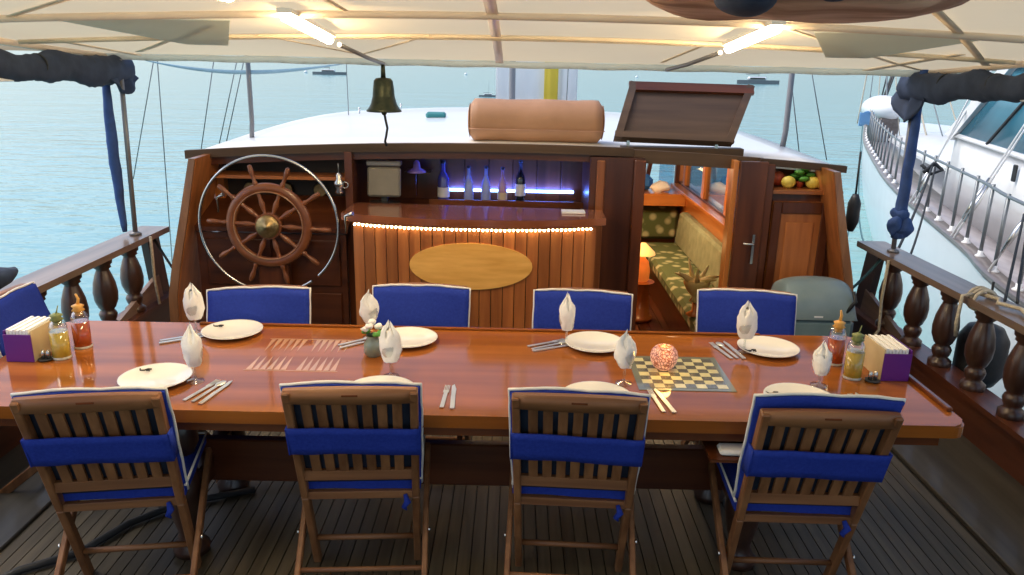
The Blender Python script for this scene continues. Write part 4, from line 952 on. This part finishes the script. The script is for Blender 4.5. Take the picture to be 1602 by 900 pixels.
cr_ = thing('rope_coil', 'pale rope looped over the right cap rail', 'rope coil', (2.58, 4.02, .775))
for k in range(3): MB().ring((0, .02 + .032 * k, .016), .062, .012, 'Y', 20, 6, sq=(.010, .010)).build('rope_turn', 'rope', cr_)
MB().tube([(-.02, .05, .052), (.03, -.05, .052), (-.02, -.12, .052), (.04, -.22, .052), (.0, -.34, .053), (.05, -.5, .053)], .011, 6).build('rope_tail', 'rope', cr_)
MB().tube([(-.05, .05, .05), (-.11, .05, .04), (-.115, .05, -.12), (-.10, .06, -.20)], .010, 6).build('rope_end', 'rope', cr_)
r2 = tag(MB().tube([(2.49, 4.98, .78), (2.485, 4.98, .5), (2.49, 4.96, .30), (2.44, 4.9, .285)], .010, 6).build('rope', 'rope'), 'pale rope hanging from the front of the right railing', 'rope')
r3 = tag(MB().tube([(-2.47, 5.14, .80), (-2.475, 5.14, .5), (-2.44, 5.10, .33)], .010, 6).build('rope', 'rope'), 'pale rope hanging from the front of the left railing', 'rope')
hs = tag(MB().tube([(-2.05, 2.45, .02), (-1.93, 2.62, .02), (-1.76, 2.74, .02), (-1.66, 2.95, .02), (-1.5, 3.12, .02), (-1.2, 3.25, .02)], .016, 8).build('hose', 'rubber'), 'black hose lying on the deck under the leftmost near chair', 'hose')
gc = MB().ball((0, 0, 0), (.10, .5, .07), 16, 12).displace(.02, 7).build('dark_canvas_roll', 'bluedark'); gc.location = (-2.6, 3.40, .90); tag(gc, 'dark canvas roll lying on the left cap rail behind the head chair', 'canvas roll')

# ------------------------------------------------------------------ neighbouring boat
NB = thing('neighbouring_yacht', 'large white yacht moored alongside on the right with dark handrail', 'yacht', (6, 10, 0))
def npart(b, n, m, **k):
    o = b.build(n, m, NB, **k); o.matrix_parent_inverse = Matrix.Translation((-6, -10, 0)); return o
edge = [(2.9, .0, .28), (3.877, 5.602, .30), (4.488, 7.615, .30), (5.484, 11.109, .31), (6.453, 13.905, .33), (8.0, 18.0, .38), (9.3, 21.0, .46), (10.4, 23.6, .55)]
def smooth_edge(nsub=6):
    out = []
    for i in range(len(edge) - 1):
        for k in range(nsub):
            t = k / nsub; p0 = Vector(edge[max(i - 1, 0)]); p1 = Vector(edge[i]); p2 = Vector(edge[i + 1]); p3 = Vector(edge[min(i + 2, len(edge) - 1)])
            out.append(.5 * ((2 * p1) + (p2 - p0) * t + (2 * p0 - 5 * p1 + 4 * p2 - p3) * t * t + (3 * p1 - p0 - 3 * p2 + p3) * t ** 3))
    return out + [Vector(edge[-1])]
E_ = smooth_edge(); nE = len(E_) - 1
def inward(i):
    d = (E_[min(i + 1, nE)] - E_[max(i - 1, 0)]); d.z = 0; d.normalize(); return Vector((d.y, -d.x, 0))
def efn(off, dz):
    return lambda u, v: E_[round(u * nE)] + inward(round(u * nE)) * (off[0] + (off[1] - off[0]) * v) + Vector((0, 0, dz[0] + (dz[1] - dz[0]) * v))
npart(MB().grid(lambda u, v: E_[round(u * nE)] + inward(round(u * nE)) * (.55 * (1 - v) ** 2) + Vector((0, 0, -(2.3) * (1 - v) - .03)), nE, 6), 'hull_side', 'nbhull')
npart(MB().slab(efn((-.03, .12), (0, 0)), (0, 0, .035), nE, 1), 'cap_rail', 'nbcap')
npart(MB().slab(efn((.12, .60), (-.02, -.02)), (0, 0, -.03), nE, 1), 'side_deck', 'nbdeck')
tip = E_[-1]; far = [tip + Vector((1.6, -.6, 0)), Vector((14, 20, .45)), Vector((15, 12, .3)), Vector((12, 0, .28))]
npart(MB().prism([E_[i] + inward(i) * .4 + Vector((0, 0, -.06)) for i in range(0, nE + 1, 3)] + [f - Vector((0, 0, .06)) for f in far], (0, 0, -1.7)), 'hull_body', 'nbhull')
npart(MB().prism([E_[i] + inward(i) * 1.2 + Vector((0, 0, -.025)) for i in range(0, nE - 3, 3)] + [Vector((12.5, 20, .38)), Vector((13.5, 12, .27)), Vector((11, 0, .27))], (0, 0, -.03)), 'foredeck', 'gel')
npart(MB().tube([E_[i] + inward(i) * .06 + Vector((0, 0, .71 - .003 * i)) for i in range(nE + 1)], .016, 8), 'handrail', 'wire')
# stanchions at even distance
acc = 0; st_me = MB().tube([(0, 0, 0), (0, 0, .68)], .017, 8).mesh('stanchion', 'wire'); sb_me = MB().lathe([(.045, 0), (.045, .015), (.024, .03), (.024, .06)], n=10).mesh('stanchion_base', 'gel')
last = None; L0 = 0
for i in range(1, nE + 1):
    seg = (E_[i] - E_[i - 1]).length; t = 0
    while acc + .0 <= L0 + seg:
        k = (acc - L0) / seg; p = E_[i - 1].lerp(E_[i], k) + inward(i) * .06 - Vector((6, 10, 0))
        if p.y > -7: s_ = inst('stanchion', st_me, NB, p + Vector((0, 0, .03))); inst('stanchion_base', sb_me, s_, (0, 0, 0))
        acc += .60
    L0 += seg
# cabin: side wall close to the side deck, raked windows, roof
def E_at(y):
    for i in range(nE):
        if E_[i].y <= y <= E_[i + 1].y:
            k = (y - E_[i].y) / (E_[i + 1].y - E_[i].y); return E_[i].lerp(E_[i + 1], k), inward(i).lerp(inward(i + 1), k).normalized()
    return E_[-1].copy(), inward(nE)
def wp(y, off, z):
    p, n = E_at(y); q = p + n * off; q.z = z; return q
npart(MB().slab(lambda u, v: wp(3.0 + 7.4 * u, .46 + .03 * v, .27 + .93 * v), (.06, 0, 0), 16, 1), 'cabin_side', 'gel')
npart(MB().slab(lambda u, v: wp(3.0 + (7.3 - .55 * v) * u, .50 + .36 * v, 1.205 + .85 * v), (.03, 0, 0), 16, 1), 'window_band', 'nbwin')
npart(MB().slab(lambda u, v: wp(3.0 + 7.38 * u, .44 + .05 * v, 1.17 + .04 * v), (.02, 0, 0), 16, 1), 'window_sill', 'gel')
for yy in (5.2, 7.2, 9.0):
    npart(MB().bar(wp(yy, .47, 1.20), wp(yy - .4, .84, 2.05), .035, .02), 'window_post', 'rubber')
npart(MB().bar(wp(10.42, .47, 1.16), wp(9.85, .84, 2.08), .20, .12), 'corner_pillar', 'gel')
npart(MB().slab(lambda u, v: wp(10.45 - .6 * v, .46 + .38 * v, 1.16 + .9 * v) + Vector((4.2 * u, .2 * u, 0)), (0, .05, 0), 6, 1), 'cabin_front', 'gel')
npart(MB().slab(lambda u, v: wp(3.0 + 6.9 * u, .78 + 3.6 * v, 2.06 + .12 * math.sin(math.pi * v)), (0, 0, .06), 10, 6), 'cabin_roof', 'gel')
npart(MB().slab(lambda u, v: wp(10.3 + 7.2 * u, .46 + 3.4 * v, .28 + (.86 - .42 * u) * (math.sin(math.pi * (.02 + .96 * v)) ** .22)), (0, 0, -.04), 14, 14), 'trunk_top', 'gel')
for k, yy in enumerate((11.4, 12.8)):
    npart(MB().box(wp(yy, 1.5, 1.10 - .07 * k), (.55, .55, .08), None, .02), 'deck_hatch', 'nbwin')
npart(MB().box(wp(7.9, .45, 1.02), (.02, .07, .17), None, .01), 'vent_slot', 'rubber')
npart(MB().ball((8.6, 18.6, 1.10), (.42, .7, .30), 20, 12), 'bow_cover', 'gel')
npart(MB().bb(8.35, 8.8, 18.1, 18.6, .36, .90, .02), 'bow_locker', 'nbcap')
ds = thing('draped_towel', 'light blue towel over the bow handrail of the white yacht', 'towel', (7.95, 17.8, 1.05))
MB().slab(lambda u, v: (-.22 + .45 * u, .3 * u, -.30 * v - .02 * math.sin(u * 9)), (0, .02, 0), 8, 4).build('towel_cloth', plain('light_blue_towel', (.22, .45, .72), rough=.9), ds)
# shrouds of the neighbour
sr = [((4.50, 7.75, .35), (5.35, 7.9, 2.0)), ((4.53, 7.85, .35), (5.5, 8.1, 2.1)), ((4.1, 6.45, .35), (4.95, 6.6, 1.9)), ((5.1, 9.9, .35), (5.9, 10.1, 1.9)), ((5.05, 9.7, .35), (5.7, 9.9, 1.9))]
nm_ = ['left shroud', 'second shroud', 'nearest shroud', 'far shroud', 'last far shroud']
for (p, q), a in zip(sr, nm_):
    P_, Q_ = Vector(p), Vector(q); D = Q_ - P_; s_ = npart(MB().tube([P_, P_ + D * 2.6], .011, 6), 'shroud', 'gel')
    o = npart(MB().tube([P_ + D * .10, P_ + D * .22, P_ + D * .34], [.012, .028, .012], 8), 'turnbuckle', 'steel')
for p_, q_, r_ in (((9.35, 20.6, .5), (9.9, 20.8, 2.6), .05), ((9.1, 20.0, .5), (9.75, 20.4, 2.6), .022), ((8.9, 19.6, .5), (9.2, 19.8, 2.6), .018)):
    npart(MB().tube([p_, q_], r_, 8), 'bow_stay', 'rubber')
# tangle of bow rigging
for k in range(9):
    a = Vector((9.6 - .45 * k * .5, 22.2 - 1.1 * k, .5)); q = Vector((9.9 - .30 * k, 22.6 - .9 * k, 3.0 + .2 * (k % 3)))
    npart(MB().tube(rail_curve(a, q, .1, 5), .020 if k % 3 == 0 else .012, 5), 'bow_rigging', 'wire' if k % 2 else 'rope')

# ------------------------------------------------------------------ boats far out
def far_boat(x, y, s, label, dark=True):
    t = thing('anchored_boat', label, 'boat', (x, y, -1.5), .2)
    MB().slab(lambda u, v: (s * (-1 + 2 * u), s * .28 * (v - .5) * (1 - abs(2 * u - 1) ** 3), .0), (0, 0, s * .16), 10, 2).build('hull', 'gel' if not dark else 'paint_grey', t)
    MB().bb(-s * .5, s * .35, -s * .1, s * .1, s * .16, s * .30, .05 * s).build('cabin', 'gel', t)
    MB().bb(-s * .45, s * .25, -s * .102, s * .102, s * .20, s * .26).build('cabin_window', 'screen', t)
    MB().tube([(0, 0, s * .2), (0, 0, s * 1.6)], s * .012, 6).build('mast', 'wire', t)
    MB().tube([(-s * .6, 0, s * .40), (s * .0, 0, s * .42)], s * .02, 6).build('boom', 'wire', t)
far_boat(48.3, 160, 4.6, 'distant motor boat above the open hatch', True)
far_boat(-38, 163, 3.4, 'distant boat left of the bell under the awning edge', True)
far_boat(-2.7, 79, 1.0, 'small dark boat seen just left of the slim mast', True)
for k, (x, y) in enumerate(((-46, 175), (-12, 190), (30, 200))):
    t = MB().ball((0, 0, .15), (.4, .4, .35), 10, 6).build('buoy', 'gel'); t.location = (x, y, -1.5); tag(t, ['pale buoy far left on the water', 'pale buoy behind the bell on the water', 'pale buoy far right on the water'][k], 'buoy')
